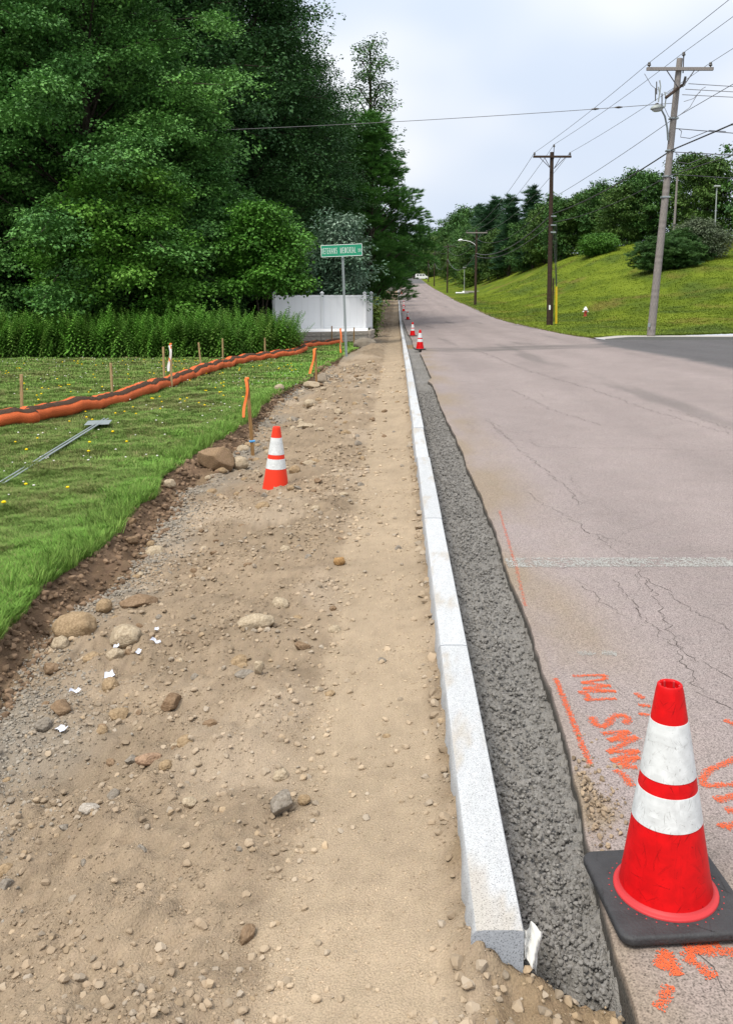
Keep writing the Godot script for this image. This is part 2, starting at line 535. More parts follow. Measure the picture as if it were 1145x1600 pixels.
func make_materials() -> void:
	var P := FastNoiseLite.TYPE_PERLIN
	var rough_noise := noise_tex(noise(FastNoiseLite.TYPE_SIMPLEX, 0.05, 5, 3), 512)
	var cell := noise_tex(noise(FastNoiseLite.TYPE_CELLULAR, 0.06, 3, 4), 512)
	var grain := noise_tex(noise(FastNoiseLite.TYPE_SIMPLEX, 0.06, 5, 31), 512, Color(0.8, 0.8, 0.8), Color(1, 1, 1))
	var sp_asphalt := speckle(512, 0.87, 0.13, 0.10, 0.14, 41)
	var sp_granite := speckle(256, 0.92, 0.045, 0.07, 0.12, 42, 2)
	# the road: white base colour, its tones in the vertex colours
	M.asphalt = mat(Color(1, 1, 1), 0.92, 0.25, true)
	M.asphalt.albedo_texture = sp_asphalt
	tri_world(M.asphalt, 0.55)
	bumped(M.asphalt, sp_asphalt, 0.25)
	M.dirt = mat(Color(1, 1, 1), 0.97, 0.1, true)
	M.dirt.albedo_texture = grain
	tri_world(M.dirt, 3.4)
	bumped(M.dirt, rough_noise, 0.45)
	M.concrete = mat(Color(1, 1, 1), 0.7, 0.35, true)
	M.concrete.albedo_texture = grain
	tri_world(M.concrete, 4.0)
	bumped(M.concrete, cell, 0.8)
	M.lawn = mat(Color(1, 1, 1), 0.95, 0.1, true)
	M.lawn.albedo_texture = grain
	tri_world(M.lawn, 1.5)
	bumped(M.lawn, rough_noise, 2.0)
	M.hill = mat(Color(1, 1, 1), 0.95, 0.1, true)
	M.hill.albedo_texture = grain
	tri_world(M.hill, 0.35)
	bumped(M.hill, rough_noise, 6.0)
	M.granite = mat(Color(1, 1, 1), 0.75, 0.35, true)
	M.granite.albedo_texture = sp_granite
	tri_world(M.granite, 1.6)
	bumped(M.granite, sp_granite, 0.05)
	M.rock = mat(Color(1, 1, 1), 0.9, 0.2, true)
	M.rock.albedo_texture = noise_tex(noise(FastNoiseLite.TYPE_SIMPLEX, 0.03, 5, 33), 512, Color(0.72, 0.7, 0.68), Color(1, 1, 1))
	tri_world(M.rock, 3.0)
	bumped(M.rock, rough_noise, 0.5)
	M.pebble = mat(Color(1, 1, 1), 0.92, 0.2, true)
	M.blade = mat(Color(1, 1, 1), 0.75, 0.25, true)
	M.blade.backlight_enabled = true
	M.blade.backlight = Color(0.5, 0.5, 0.5)
	M.leaf = mat(Color(1, 1, 1), 0.55, 0.3, true)
	M.leaf.backlight_enabled = true
	M.leaf.backlight = Color(0.45, 0.45, 0.45)
	M.bark = mat(srgb(0.09, 0.075, 0.06), 0.95, 0.1)
	M.bark.albedo_texture = grain
	tri_world(M.bark, 2.0)
	bumped(M.bark, cell, 2.0)
	var wood_im := noise(P, 0.02, 4, 51)
	var wood := noise_tex(wood_im, 512, Color(0.6, 0.6, 0.6), Color(1, 1, 1))
	M.pole_grey = mat(srgb(0.36, 0.33, 0.31), 0.9, 0.15)
	M.pole_brown = mat(srgb(0.085, 0.06, 0.047), 0.92, 0.15)
	M.stake = mat(srgb(0.56, 0.40, 0.21), 0.85, 0.2)
	M.stake_dark = mat(srgb(0.42, 0.25, 0.11), 0.85, 0.2)
	M.timber = mat(srgb(0.5, 0.45, 0.39), 0.95, 0.1)
	for k in ["pole_grey", "pole_brown", "stake", "stake_dark", "timber"]:
		M[k].albedo_texture = wood
		M[k].uv1_triplanar = true
		M[k].uv1_scale = Vector3(9, 0.7, 9)
		bumped(M[k], wood, 0.4)
	M.timber.uv1_scale = Vector3(0.6, 6, 6)
	M.red = mat(srgb(0.62, 0.003, 0.005), 0.5, 0.32)
	M.red.albedo_texture = scuffs(512, 61, 240, Color(0.2, 0.18, 0.19), 80, Color(1.0, 0.93, 0.9), 0.85)
	M.red.uv1_triplanar = true
	M.red.uv1_scale = Vector3(2.6, 2.6, 2.6)
	M.red_pink = mat(srgb(0.44, 0.03, 0.034), 0.55, 0.4)
	M.orange_red = mat(srgb(0.68, 0.035, 0.01), 0.5, 0.4)
	M.band = mat(srgb(0.66, 0.69, 0.70), 0.4, 0.5)
	M.band.albedo_texture = scuffs(512, 62, 420, Color(0.28, 0.26, 0.24), 40, Color(1, 1, 1), 0.85)
	M.band.uv1_triplanar = true
	M.band.uv1_scale = Vector3(3.1, 3.1, 3.1)
	M.rubber = mat(srgb(0.042, 0.042, 0.045), 0.62, 0.4)
	M.rubber.albedo_texture = scuffs(256, 63, 60, Color(0.4, 0.38, 0.36), 160, Color(1.0, 0.97, 0.92), 0.9)
	tri_world(M.rubber, 2.4)
	bumped(M.rubber, rough_noise, 0.15)
	M.spray = mat(srgb(0.62, 0.115, 0.045), 0.85, 0.2)
	M.line = mat(srgb(0.36, 0.36, 0.34), 0.9, 0.2)
	M.ribbon = mat(srgb(0.95, 0.20, 0.04), 0.5, 0.4)
	M.ribbon.backlight_enabled = true
	M.ribbon.backlight = Color(0.4, 0.4, 0.4)
	M.ribbon_white = mat(srgb(0.75, 0.72, 0.72), 0.5, 0.4)
	M.ribbon_blue = mat(srgb(0.08, 0.30, 0.60), 0.5, 0.4)
	M.sock = mat(srgb(0.95, 0.205, 0.065), 0.7, 0.3)
	M.sock.albedo_texture = speckle(256, 0.85, 0.12, 0.02, 0.12, 71)
	tri_world(M.sock, 2.2)
	bumped(M.sock, rough_noise, 1.5)
	M.mulch = mat(srgb(0.17, 0.115, 0.085), 0.97, 0.1)
	M.mulch.albedo_texture = speckle(256, 0.72, 0.25, 0.1, 0.1, 72)
	tri_world(M.mulch, 2.2)
	bumped(M.mulch, cell, 2.5)
	M.vinyl = mat(srgb(0.66, 0.68, 0.70), 0.45, 0.45)
	M.galv = mat(srgb(0.27, 0.31, 0.32), 0.5, 0.5)
	M.galv.metallic = 0.35
	M.sign_green = mat(srgb(0.008, 0.24, 0.13), 0.4, 0.5)
	M.white = mat(srgb(0.75, 0.77, 0.78), 0.5, 0.4)
	M.paper = mat(srgb(0.56, 0.59, 0.68), 0.8, 0.2)
	M.cloth = mat(srgb(0.62, 0.62, 0.60), 0.85, 0.2)
	M.wire = mat(srgb(0.14, 0.14, 0.15), 0.6, 0.4)
	M.cable = mat(srgb(0.07, 0.07, 0.08), 0.6, 0.4)
	M.insulator = mat(srgb(0.06, 0.055, 0.05), 0.3, 0.5)
	M.lamp_grey = mat(srgb(0.28, 0.31, 0.30), 0.5, 0.5)
	M.lens = mat(srgb(0.4, 0.42, 0.42), 0.2, 0.5)
	M.yellow = mat(srgb(0.72, 0.52, 0.03), 0.5, 0.4)
	M.hydrant_red = mat(srgb(0.35, 0.06, 0.035), 0.5, 0.4)
	M.sidewalk = mat(srgb(0.46, 0.44, 0.41), 0.9, 0.2)
	M.sidewalk.albedo_texture = grain
	tri_world(M.sidewalk, 0.8)
	M.machine = mat(srgb(0.75, 0.24, 0.02), 0.5, 0.5)
	M.dark = mat(srgb(0.02, 0.02, 0.022), 0.5, 0.5)
	M.glass = mat(srgb(0.03, 0.04, 0.05), 0.1, 0.6)
	M.car_white = mat(srgb(0.78, 0.79, 0.80), 0.35, 0.5)
	M.flower_yellow = mat(srgb(0.75, 0.52, 0.01), 0.7, 0.2)
	M.flower_white = mat(srgb(0.62, 0.60, 0.56), 0.8, 0.2)
	M.rust = mat(srgb(0.22, 0.09, 0.04), 0.9, 0.2)

# ------------------------------------------------------------------ setting
func zrows(z0: float, z1: float, ratio: float, least: float, back := false) -> Array:
	var r := []
	if back: r.append_array([-30.0, -15.0, -6.0, -2.0, 0.0, 0.8])
	var z := z0
	while z < z1:
		r.append(z)
		z += maxf(z * (ratio - 1.0), least)
	r.append(z1)
	return r

func tone(x: float, z: float, f: float) -> float: return nz.tone.get_noise_2d(x * f, z * f)

func build_road() -> void:
	var rows := []
	var cols := []
	var zs := zrows(1.2, 60.0, 1.011, 0.02, true)
	zs.append_array(zrows(61.5, 900.0, 1.03, 1.0))
	zs.append(37.59); zs.append(37.61)
	zs.sort()
	var nc := 110
	for z in zs:
		var p := PackedVector3Array()
		var c := PackedColorArray()
		var l := road_left(z)
		var r := 60.0 if z < 37.6 else smooth_along(ROAD_R, z)
		# cut edge of the old asphalt
		p.append(Vector3(l - 0.004, road_y(l, z) - 0.2, -z)); c.append(Color(0.12, 0.105, 0.085))
		p.append(Vector3(l - 0.002, road_y(l, z) - 0.045, -z)); c.append(Color(0.125, 0.115, 0.105))
		for k in nc:
			var t := float(k) / (nc - 1)
			var w := minf(r - l, 12.0)
			var x := l + w * pow(t, 1.7) if r - l <= 12.0 else (l + 12.0 * pow(t / 0.9, 1.7) if t < 0.9 else l + 12.0 + (r - l - 12.0) * (t - 0.9) / 0.1)
			var d := x - l
			var y := road_y(x, z) - 0.012 * exp(-d * 30.0) + nz.lumps.get_noise_2d(x * 0.5, z * 0.5) * 0.008
			var a := Color(0.328, 0.278, 0.266)
			var q := tone(x * 1.2, z * 0.35, 1.0) * 0.5 + tone(x, z, 3.0) * 0.35 + tone(x, z, 0.2) * 0.3
			a = a * (1.0 + 0.22 * q)
			# wheel tracks run along the road, polished darker
			var lane := sin((x - kerb_x(z) - 1.3) * TAU / 1.75)
			a = a * (1.0 - 0.04 * lane)
			# dust and sand by the trench
			var dust := clampf(smoothstep(0.75, 0.0, d) * (0.5 + 1.1 * tone(x * 2.0, z * 0.8 + 9.0, 1.0)), 0.0, 0.8) * smoothstep(60.0, 20.0, z)
			dust = maxf(dust, smoothstep(0.10, 0.0, d) * 0.3)
			dust = maxf(dust, 0.9 * smoothstep(0.15, 0.06, Vector2((x - 0.83) * 1.2, (z - 3.16) * 0.55).length() + 0.06 * tone(x, z, 9.0)))
			a = a.lerp(Color(0.315, 0.25, 0.18), dust)
			# an older, darker patch straight across the road, and scuffs
			var band := smoothstep(31.0, 31.4, z) * smoothstep(34.3, 33.8, z)
			a = a.lerp(Color(0.15, 0.138, 0.132), 0.75 * band * clampf(0.55 + 1.3 * tone(x * 0.5, z * 2.0, 1.0), 0.2, 1.0))
			var stripe := smoothstep(0.35, 0.6, tone(x * 0.6 + 30.0, z * 0.05, 1.6)) * smoothstep(8.0, 16.0, z)
			a = a.lerp(Color(0.13, 0.12, 0.115), 0.45 * stripe)
			# the side street is newer and darker
			var edge := 8.55 + 0.006 * pow(maxf(0.0, z - 28.0), 2.2) + 0.12 * nz.edge.get_noise_2d(z * 4.0, 7.0)
			var new_top := smoothstep(edge - 0.25, edge + 0.35 + 0.3 * tone(x, z, 1.0), x) * (1.0 if z < 38.6 else 0.0)
			a = a.lerp(Color(0.135, 0.130, 0.134) * (1.0 + 0.25 * q), new_top)
			a = a.lerp(Color(0.17, 0.17, 0.175), smoothstep(325.0, 332.0, z))
			p.append(Vector3(x, y, -z)); c.append(a)
		rows.append(p); cols.append(c)
	structure("road", sheet(rows, cols).mesh(), M.asphalt, "worn pinkish grey asphalt road climbing away to the trees")

func dirt_tone(x: float, z: float) -> Color:
	var kx := kerb_x(z)
	var d := kx - x
	var xs := along(SOIL_E, z)
	var a := Color(0.316, 0.245, 0.172)
	var q := tone(x, z, 1.6) * 0.6 + tone(x, z, 6.0) * 0.45 + tone(x, z, 22.0) * 0.5
	a = a * (1.0 + 0.3 * q)
	var track := smoothstep(0.66, 0.54, d + 0.09 * tone(x, z, 2.0) + 0.05 * tone(x, z, 9.0)) * smoothstep(0.0, 0.12, d)
	a = a.lerp(Color(0.425, 0.336, 0.238) * (1.0 + 0.2 * q), 0.85 * track)
	var damp := smoothstep(0.08, 0.5, tone(x + 30.0, z, 3.2) + 0.5 * tone(x, z, 11.0)) * (1.0 - 0.8 * track)
	a = a.lerp(Color(0.19, 0.142, 0.098), 0.32 * damp)
	var pale := smoothstep(0.1, 0.45, tone(x - 50.0, z * 0.8, 1.1))
	a = a.lerp(Color(0.44, 0.355, 0.265), 0.6 * pale * (1.0 - track))
	# crushed stone along the lawn side
	var grey := smoothstep(0.62, 0.1, x - xs + 0.35 * tone(x, z, 1.5)) * smoothstep(-0.2, 0.25, tone(3.0, z, 0.9) + (0.4 if z < 4.4 else 0.0))
	a = a.lerp(Color(0.27, 0.24, 0.20), 0.8 * grey)
	a = a.lerp(Color(0.25, 0.178, 0.105), 0.75 * smoothstep(0.06, -0.12, d + 0.12 * tone(x, z, 7.0)))
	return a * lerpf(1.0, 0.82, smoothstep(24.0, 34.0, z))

func build_left_ground() -> void:
	var rows := []
	var cols := []
	var srows := []
	var scols := []
	var zs := zrows(1.5, 46.0, 1.0075, 0.012, true)
	zs.append_array(zrows(47.5, 330.0, 1.03, 1.0))
	var nc := 210
	for z in zs:
		var p := PackedVector3Array()
		var c := PackedColorArray()
		var a := soil_edge(z)
		var b := along(ROAD_L, z) - 0.02
		for k in nc:
			var x := lerpf(a, b, float(k) / (nc - 1))
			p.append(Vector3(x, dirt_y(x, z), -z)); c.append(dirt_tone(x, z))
		rows.append(p); cols.append(c)
		p = PackedVector3Array()
		c = PackedColorArray()
		var l := lawn_edge(z)
		for k in 30:
			var x := lerpf(l, a, float(k) / 29.0)
			p.append(Vector3(x, soil_y(x, z), -z))
			var q := tone(x, z, 5.0)
			c.append((Color(0.17, 0.115, 0.076) * (1.0 + 0.6 * q)).lerp(Color(0.24, 0.175, 0.11), smoothstep(0.7, 1.0, k / 29.0 + 0.3 * q) * 0.8))
		srows.append(p); scols.append(c)
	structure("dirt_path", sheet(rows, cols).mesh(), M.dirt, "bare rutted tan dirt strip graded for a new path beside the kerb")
	structure("soil_bank", sheet(srows, scols).mesh(), M.dirt, "cut bank of dark brown soil below the lawn edge")
	# lawn, and the ground of the wood behind it
	rows = []
	cols = []
	zs = zrows(1.5, 46.0, 1.02, 0.05, true)
	zs.append_array(zrows(47.5, 900.0, 1.05, 1.0))
	for z in zs:
		var p := PackedVector3Array()
		var c := PackedColorArray()
		var l := lawn_edge(z)
		for k in 100:
			var t := float(k) / 99.0
			var x := l - 160.0 * pow(1.0 - t, 3.0)
			p.append(Vector3(x, lawn_y(x, z), -z))
			var q := tone(x, z, 0.8) * 0.6 + tone(x, z, 4.0) * 0.4
			var g := Color(0.085, 0.14, 0.034).lerp(Color(0.14, 0.13, 0.055), clampf(0.4 + 1.1 * q, 0.0, 1.0))
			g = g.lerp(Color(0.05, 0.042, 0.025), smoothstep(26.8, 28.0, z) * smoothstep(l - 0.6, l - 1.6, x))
			c.append(g)
		rows.append(p); cols.append(c)
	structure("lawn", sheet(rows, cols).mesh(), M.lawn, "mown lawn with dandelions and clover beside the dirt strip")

func build_kerb() -> void:
	var kerb := thing("granite_kerb", "new pale grey granite kerb running along the dirt strip", "kerb")
	tag(kerb, "", "", "", "structure")
	kerb.remove_meta("category")
	var joints := [2.29, 4.33, 6.9, 9.55, 11.7, 13.5, 15.6, 17.9, 20.0]
	while joints[-1] < 120.0:
		joints.append(joints[-1] + rr(1.8, 2.5))
	while joints[-1] < 275.0:
		joints.append(joints[-1] + 7.0)
	for j in joints.size() - 1:
		var z0: float = joints[j] + 0.004
		var z1: float = joints[j + 1] - 0.004
		var n := clampi(int((z1 - z0) / 0.06), 3, 40) if z0 < 14.0 else 3
		var nudge := rr(-0.004, 0.004)
		var rows := []
		var cols := []
		var shade := rr(0.94, 1.04)
		for r in n + 1:
			var z := lerpf(z0, z1, float(r) / n)
			var zz := lerpf(z0, z1, 0.5)
			var x := kerb_x(z) + nudge
			var y := road_up(z) + 0.13 + nudge * 0.5
			var p := PackedVector3Array()
			var c := PackedColorArray()
			# rough split back, sawn top, sawn front
			for k in 6:
				var t := k / 5.0
				var out := 0.0
				if z0 < 30.0: out = (0.012 + 0.028 * absf(nz.lumps.get_noise_2d(z * 3.0, t * 2.0 + 5.0)) + 0.012 * nz.fine.get_noise_2d(z * 9.0, t * 6.0)) * sin(minf(1.0, (1.0 - t) * 1.6) * PI * 0.5)
				p.append(Vector3(x - out, y - 0.42 * (1.0 - t) * (1.0 - t) - 0.004 * (1.0 - t), -z))
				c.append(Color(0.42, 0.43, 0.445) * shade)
			for k in 7:
				var t := k / 6.0
				var edge := 0.003 if k == 0 or k == 6 else 0.0
				p.append(Vector3(x + 0.004 + (KERB_W - 0.008) * t, y + 0.003 - edge, -z))
				var q := nz.tone.get_noise_2d(z * 2.2, t * 0.9 + nudge * 900.0)
				var tan_stain := smoothstep(0.12, 0.5, q + 0.35 * nz.fine.get_noise_2d(z * 8.0, t * 4.0) + (0.22 * smoothstep(0.5, 0.0, t)))
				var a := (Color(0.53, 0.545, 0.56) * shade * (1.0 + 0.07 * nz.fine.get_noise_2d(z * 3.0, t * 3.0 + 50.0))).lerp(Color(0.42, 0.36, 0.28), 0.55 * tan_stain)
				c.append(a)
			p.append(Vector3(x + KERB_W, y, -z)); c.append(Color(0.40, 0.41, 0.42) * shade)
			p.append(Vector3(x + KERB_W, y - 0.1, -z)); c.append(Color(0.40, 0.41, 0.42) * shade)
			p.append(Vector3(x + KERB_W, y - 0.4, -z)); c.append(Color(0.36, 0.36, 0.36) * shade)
			rows.append(p); cols.append(c)
		var b := sheet(rows, cols)
		# ends
		var w: int = rows[0].size()
		for e in 2:
			var ring: PackedVector3Array = rows[0] if e == 0 else rows[n]
			var cc := Vector3.ZERO
			for q in ring: cc += q / w
			var outward := Vector3(0, 0, 1) if e == 0 else Vector3(0, 0, -1)
			for k in w:
				b.flat_tri(cc, ring[k], ring[(k + 1) % w], Color(0.40, 0.43, 0.48) * shade, outward)
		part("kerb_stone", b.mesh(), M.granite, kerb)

func build_concrete() -> void:
	var rows := []
	var cols := []
	var zs := zrows(2.05, 14.0, 1.0042, 0.008)
	zs.append_array(zrows(14.1, 110.0, 1.012, 0.1))
	zs.append_array(zrows(112.0, 275.0, 1.06, 1.0))
	var lumps := []
	var ltint := []
	for z in zs:
		var p := PackedVector3Array()
		var c := PackedColorArray()
		var a := kerb_x(z) + KERB_W - 0.01
		var b := road_left(z) + 0.004
		var n := 60
		for k in n:
			var t := float(k) / (n - 1)
			var x := lerpf(a, b, t)
			var start := 2.52 - (x - 0.46) * 1.15 + 0.05 * nz.edge.get_noise_2d(x * 30.0, 2.0)
			var y := road_up(z) - 0.075 - 0.015 * sin(t * PI)
			y -= 0.3 * smoothstep(start + 0.14, start - 0.1, z)
			if z < 30.0:
				y += -nz.conc.get_noise_2d(x, z) * 0.03 - nz.conc.get_noise_2d(x * 2.1 + 7.0, z * 2.1) * 0.013 - 0.026 + nz.fine.get_noise_2d(x * 12.0, z * 12.0) * 0.026 + nz.grit.get_noise_2d(x * 0.8, z * 0.8) * 0.009
			p.append(Vector3(x, y, -z))
			var q := nz.fine.get_noise_2d(x * 10.0, z * 10.0) * 0.5 + tone(x, z, 1.5) * 0.5
			var col := Color(0.235, 0.224, 0.208) * (1.0 + 0.35 * q)
			# a ramp of sand was thrown across the trench before the first far cone
			col = col.lerp(Color(0.25, 0.18, 0.10), smoothstep(34.6, 35.2, z) * smoothstep(38.6, 37.8, z))
			c.append(col)
		rows.append(p); cols.append(c)
	structure("concrete_bed", sheet(rows, cols).mesh(), M.concrete, "rough grey concrete poured between the kerb and the cut asphalt")
	# lumps of stone in the mix
	for k in 15000:
		var z := 2.2 + 16.0 * pow(rng.randf(), 1.8)
		var a := kerb_x(z) + KERB_W
		var b := along(ROAD_L, z)
		var x := lerpf(a + 0.01, b - 0.015, rng.randf())
		var start := 2.52 - (x - 0.46) * 1.15
		var y := road_up(z) - 0.084 - 0.3 * smoothstep(start + 0.14, start - 0.1, z)
		if z < start - 0.2: continue
		var s := (0.0025 + 0.006 * pow(rng.randf(), 2.0)) * (1.0 + z / 14.0)
		lumps.append(Transform3D(Basis.from_euler(Vector3(rr(0, TAU), rr(0, TAU), rr(0, TAU))).scaled(Vector3(s, s, s)), Vector3(x, y + rr(-0.010, 0.013), -z)))
		var g := rr(0.15, 0.22)
		ltint.append(Color(g, g * 0.96, g * 0.9))
	scatter("concrete_aggregate", pebble_mesh(77), M.pebble, lumps, ltint, null, "small stones showing in the rough grey concrete")

func hill_tone(x: float, z: float, e: float) -> Color:
	# long diagonal swathes of yellow green, dark green and dry grass
	var s := nz.tone.get_noise_2d(x * 0.22 + z * 0.02, (z - x * 0.9) * 0.12) * 1.1 + tone(x, z * 0.6, 0.55) * 0.7 + tone(x, z, 2.0) * 0.3
	var a := Color(0.128, 0.178, 0.022).lerp(Color(0.185, 0.24, 0.028), smoothstep(0.0, 0.55, s))
	a = a.lerp(Color(0.095, 0.14, 0.026), smoothstep(-0.05, -0.6, s))
	var dry := smoothstep(0.25, 0.6, nz.tone.get_noise_2d(x * 0.35 + 90.0, z * 0.16) + 0.3 * tone(x, z, 3.0))
	a = a.lerp(Color(0.20, 0.155, 0.05), 0.6 * dry)
	return a.lerp(Color(0.23, 0.19, 0.10), 0.8 * smoothstep(0.35, 0.05, e))

func build_hill() -> void:
	var rows := []
	var cols := []
	var zs := zrows(39.3, 900.0, 1.016, 0.35)
	for z in zs:
		var p := PackedVector3Array()
		var c := PackedColorArray()
		var l := smooth_along(ROAD_R, z) + nz.edge.get_noise_2d(z * 3.0, 70.0) * 0.12
		for k in 130:
			var e := 160.0 * pow(k / 129.0, 2.2)
			var x := l + e
			var y := hill_y(x, z)
			p.append(Vector3(x, y if k else y - 0.05, -z))
			c.append(hill_tone(x, z, e))
		rows.append(p); cols.append(c)
	structure("grassy_hill", sheet(rows, cols).mesh(), M.hill, "smooth yellow green grassy hillside rising beyond the road")
	# pavement of the side street with its kerb
	rows = []
	for z in [37.8, 38.4, 39.0, 39.6]:
		var p := PackedVector3Array()
		for k in 60:
			var x := 10.0 + 50.0 * pow(k / 59.0, 1.5)
			p.append(Vector3(x - (0.12 * (z - 37.8) if k == 0 else 0.0), walk_y(x) + (0.004 if z < 39.5 else -0.06), -z))
		rows.append(p)
	structure("pavement", sheet(rows).mesh(), M.sidewalk, "pale concrete pavement along the side street below the hill")
	var b := MB.new()
	b.has_c = true
	for k in 40:
		var x0 := 10.0 + 50.0 * pow(k / 40.0, 1.5)
		var x1 := 10.0 + 50.0 * pow((k + 1) / 40.0, 1.5)
		var y0 := walk_y(x0) + 0.007
		var y1 := walk_y(x1) + 0.007
		var col := Color(0.17, 0.18, 0.165)
		b.flat_quad(Vector3(x0, y0 - 0.3, -37.62), Vector3(x1, y1 - 0.3, -37.62), Vector3(x1, y1, -37.64), Vector3(x0, y0, -37.64), col, Vector3(0, 0, 1))
		b.flat_quad(Vector3(x0, y0, -37.64), Vector3(x1, y1, -37.64), Vector3(x1, y1, -37.8), Vector3(x0, y0, -37.8), Color(0.27, 0.265, 0.25), Vector3.UP)
	structure("side_street_kerb", b.mesh(), M.granite, "low grey stone kerb of the side street pavement")


func build_markings() -> void:
	var list := [
		["long thin orange spray line beside the trench edge", 0.022, "orange", [[Vector2(0.934, 4.228), Vector2(0.919, 3.850), Vector2(0.907, 3.559), Vector2(0.903, 3.413)]]],
		["upper orange zigzag letters sprayed beside the trench", 0.024, "orange", [[Vector2(1.027, 4.257), Vector2(1.185, 4.267), Vector2(1.172, 4.218), Vector2(1.049, 4.180), Vector2(1.180, 4.141), Vector2(1.041, 4.112), Vector2(1.188, 4.083), Vector2(1.012, 4.073), Vector2(1.050, 4.034), Vector2(1.022, 3.985), Vector2(1.166, 4.005)]]],
		["orange spray-painted letter S lying on its side on the road", 0.030, "orange", [[Vector2(1.012, 3.821), Vector2(1.002, 3.753), Vector2(1.028, 3.723), Vector2(1.064, 3.753), Vector2(1.098, 3.811), Vector2(1.136, 3.840), Vector2(1.170, 3.831), Vector2(1.157, 3.772), Vector2(1.133, 3.763)]]],
		["orange sprayed zigzag letters with a slash, just under the sideways S", 0.028, "orange", [[Vector2(1.016, 3.666), Vector2(1.136, 3.685), Vector2(1.029, 3.607), Vector2(1.157, 3.636), Vector2(1.003, 3.511), Vector2(1.129, 3.520), Vector2(0.998, 3.442), Vector2(1.114, 3.471), Vector2(1.014, 3.404), Vector2(1.084, 3.394)], [Vector2(0.996, 3.375), Vector2(1.022, 3.316), Vector2(1.021, 3.258)]]],
		["uppermost short orange spray dash behind the big cone", 0.026, "orange", [[Vector2(1.277, 4.063), Vector2(1.298, 4.005)]]],
		["middle short orange spray dash behind the big cone", 0.026, "orange", [[Vector2(1.254, 3.937), Vector2(1.305, 3.927)]]],
		["lowest short orange spray dash, touching the big cone's outline", 0.026, "orange", [[Vector2(1.228, 3.850), Vector2(1.277, 3.840)]]],
		["orange sprayed loop like a letter C beside the big cone", 0.028, "orange", [[Vector2(1.541, 3.472), Vector2(1.496, 3.452), Vector2(1.368, 3.375), Vector2(1.320, 3.316), Vector2(1.302, 3.258), Vector2(1.421, 3.268), Vector2(1.488, 3.268)]]],
		["upper smeared orange stroke beside the lower white band of the cone", 0.034, "orange", [[Vector2(1.312, 3.161), Vector2(1.389, 3.190), Vector2(1.463, 3.210)]]],
		["small smeared orange dash between two longer strokes beside the cone", 0.034, "orange", [[Vector2(1.322, 3.093), Vector2(1.387, 3.103)]]],
		["lower orange blot sprayed beside the red body of the cone", 0.034, "orange", [[Vector2(1.271, 3.016), Vector2(1.280, 2.987), Vector2(1.355, 3.025), Vector2(1.364, 2.977)]]],
		["single orange spray dab on the open asphalt behind the big cone", 0.034, "orange", [[Vector2(1.593, 3.792), Vector2(1.618, 3.753), Vector2(1.655, 3.694)]]],
		["orange spray arrowhead in front of the black base of the big cone", 0.030, "orange", [[Vector2(0.867, 2.385), Vector2(0.823, 2.317), Vector2(0.855, 2.336), Vector2(0.868, 2.288), Vector2(0.868, 2.375)]]],
		["broad orange spray zigzag in front of the right corner of the cone base", 0.032, "orange", [[Vector2(1.125, 2.375), Vector2(1.058, 2.375), Vector2(0.936, 2.385), Vector2(0.917, 2.356), Vector2(0.950, 2.307), Vector2(0.963, 2.278)], [Vector2(0.927, 2.385), Vector2(1.029, 2.404)]]],
		["short orange spray dash nearest the broken asphalt corner", 0.028, "orange", [[Vector2(0.834, 2.249), Vector2(0.776, 2.172)]]],
		["faded broken orange spray line further up the trench edge", 0.020, "faint", [[Vector2(1.158, 7.643), Vector2(1.083, 6.634), Vector2(1.043, 6.071), Vector2(0.970, 5.295)]]],
	]
	for m in list:
		var b := MB.new()
		for s in m[3]:
			spray(b, s, m[1], 1.0 if m[2] == "orange" else 0.3)
		tag(part("spray_marking", b.mesh(), M.spray), m[0], "marking", "orange survey markings sprayed on the road")
	var b := MB.new()
	spray(b, [Vector2(1.02, 6.16), Vector2(2.6, 6.17), Vector2(5.2, 6.2)], 0.2, 0.3)
	tag(part("stop_line", b.mesh(), M.line), "worn cracked white line painted straight across the road", "marking")
	b = MB.new()
	spray(b, [Vector2(1.12, 4.54), Vector2(1.17, 4.55), Vector2(1.20, 4.53)], 0.05, 0.5)
	tag(part("paint_smudge", b.mesh(), M.line), "fainter pale paint smudge on the road, nearer the trench", "marking")
	b = MB.new()
	spray(b, [Vector2(1.25, 4.56), Vector2(1.32, 4.54)], 0.055, 0.8)
	tag(part("paint_smudge", b.mesh(), M.line), "brighter pale paint smudge on the road, farther from the trench", "marking")
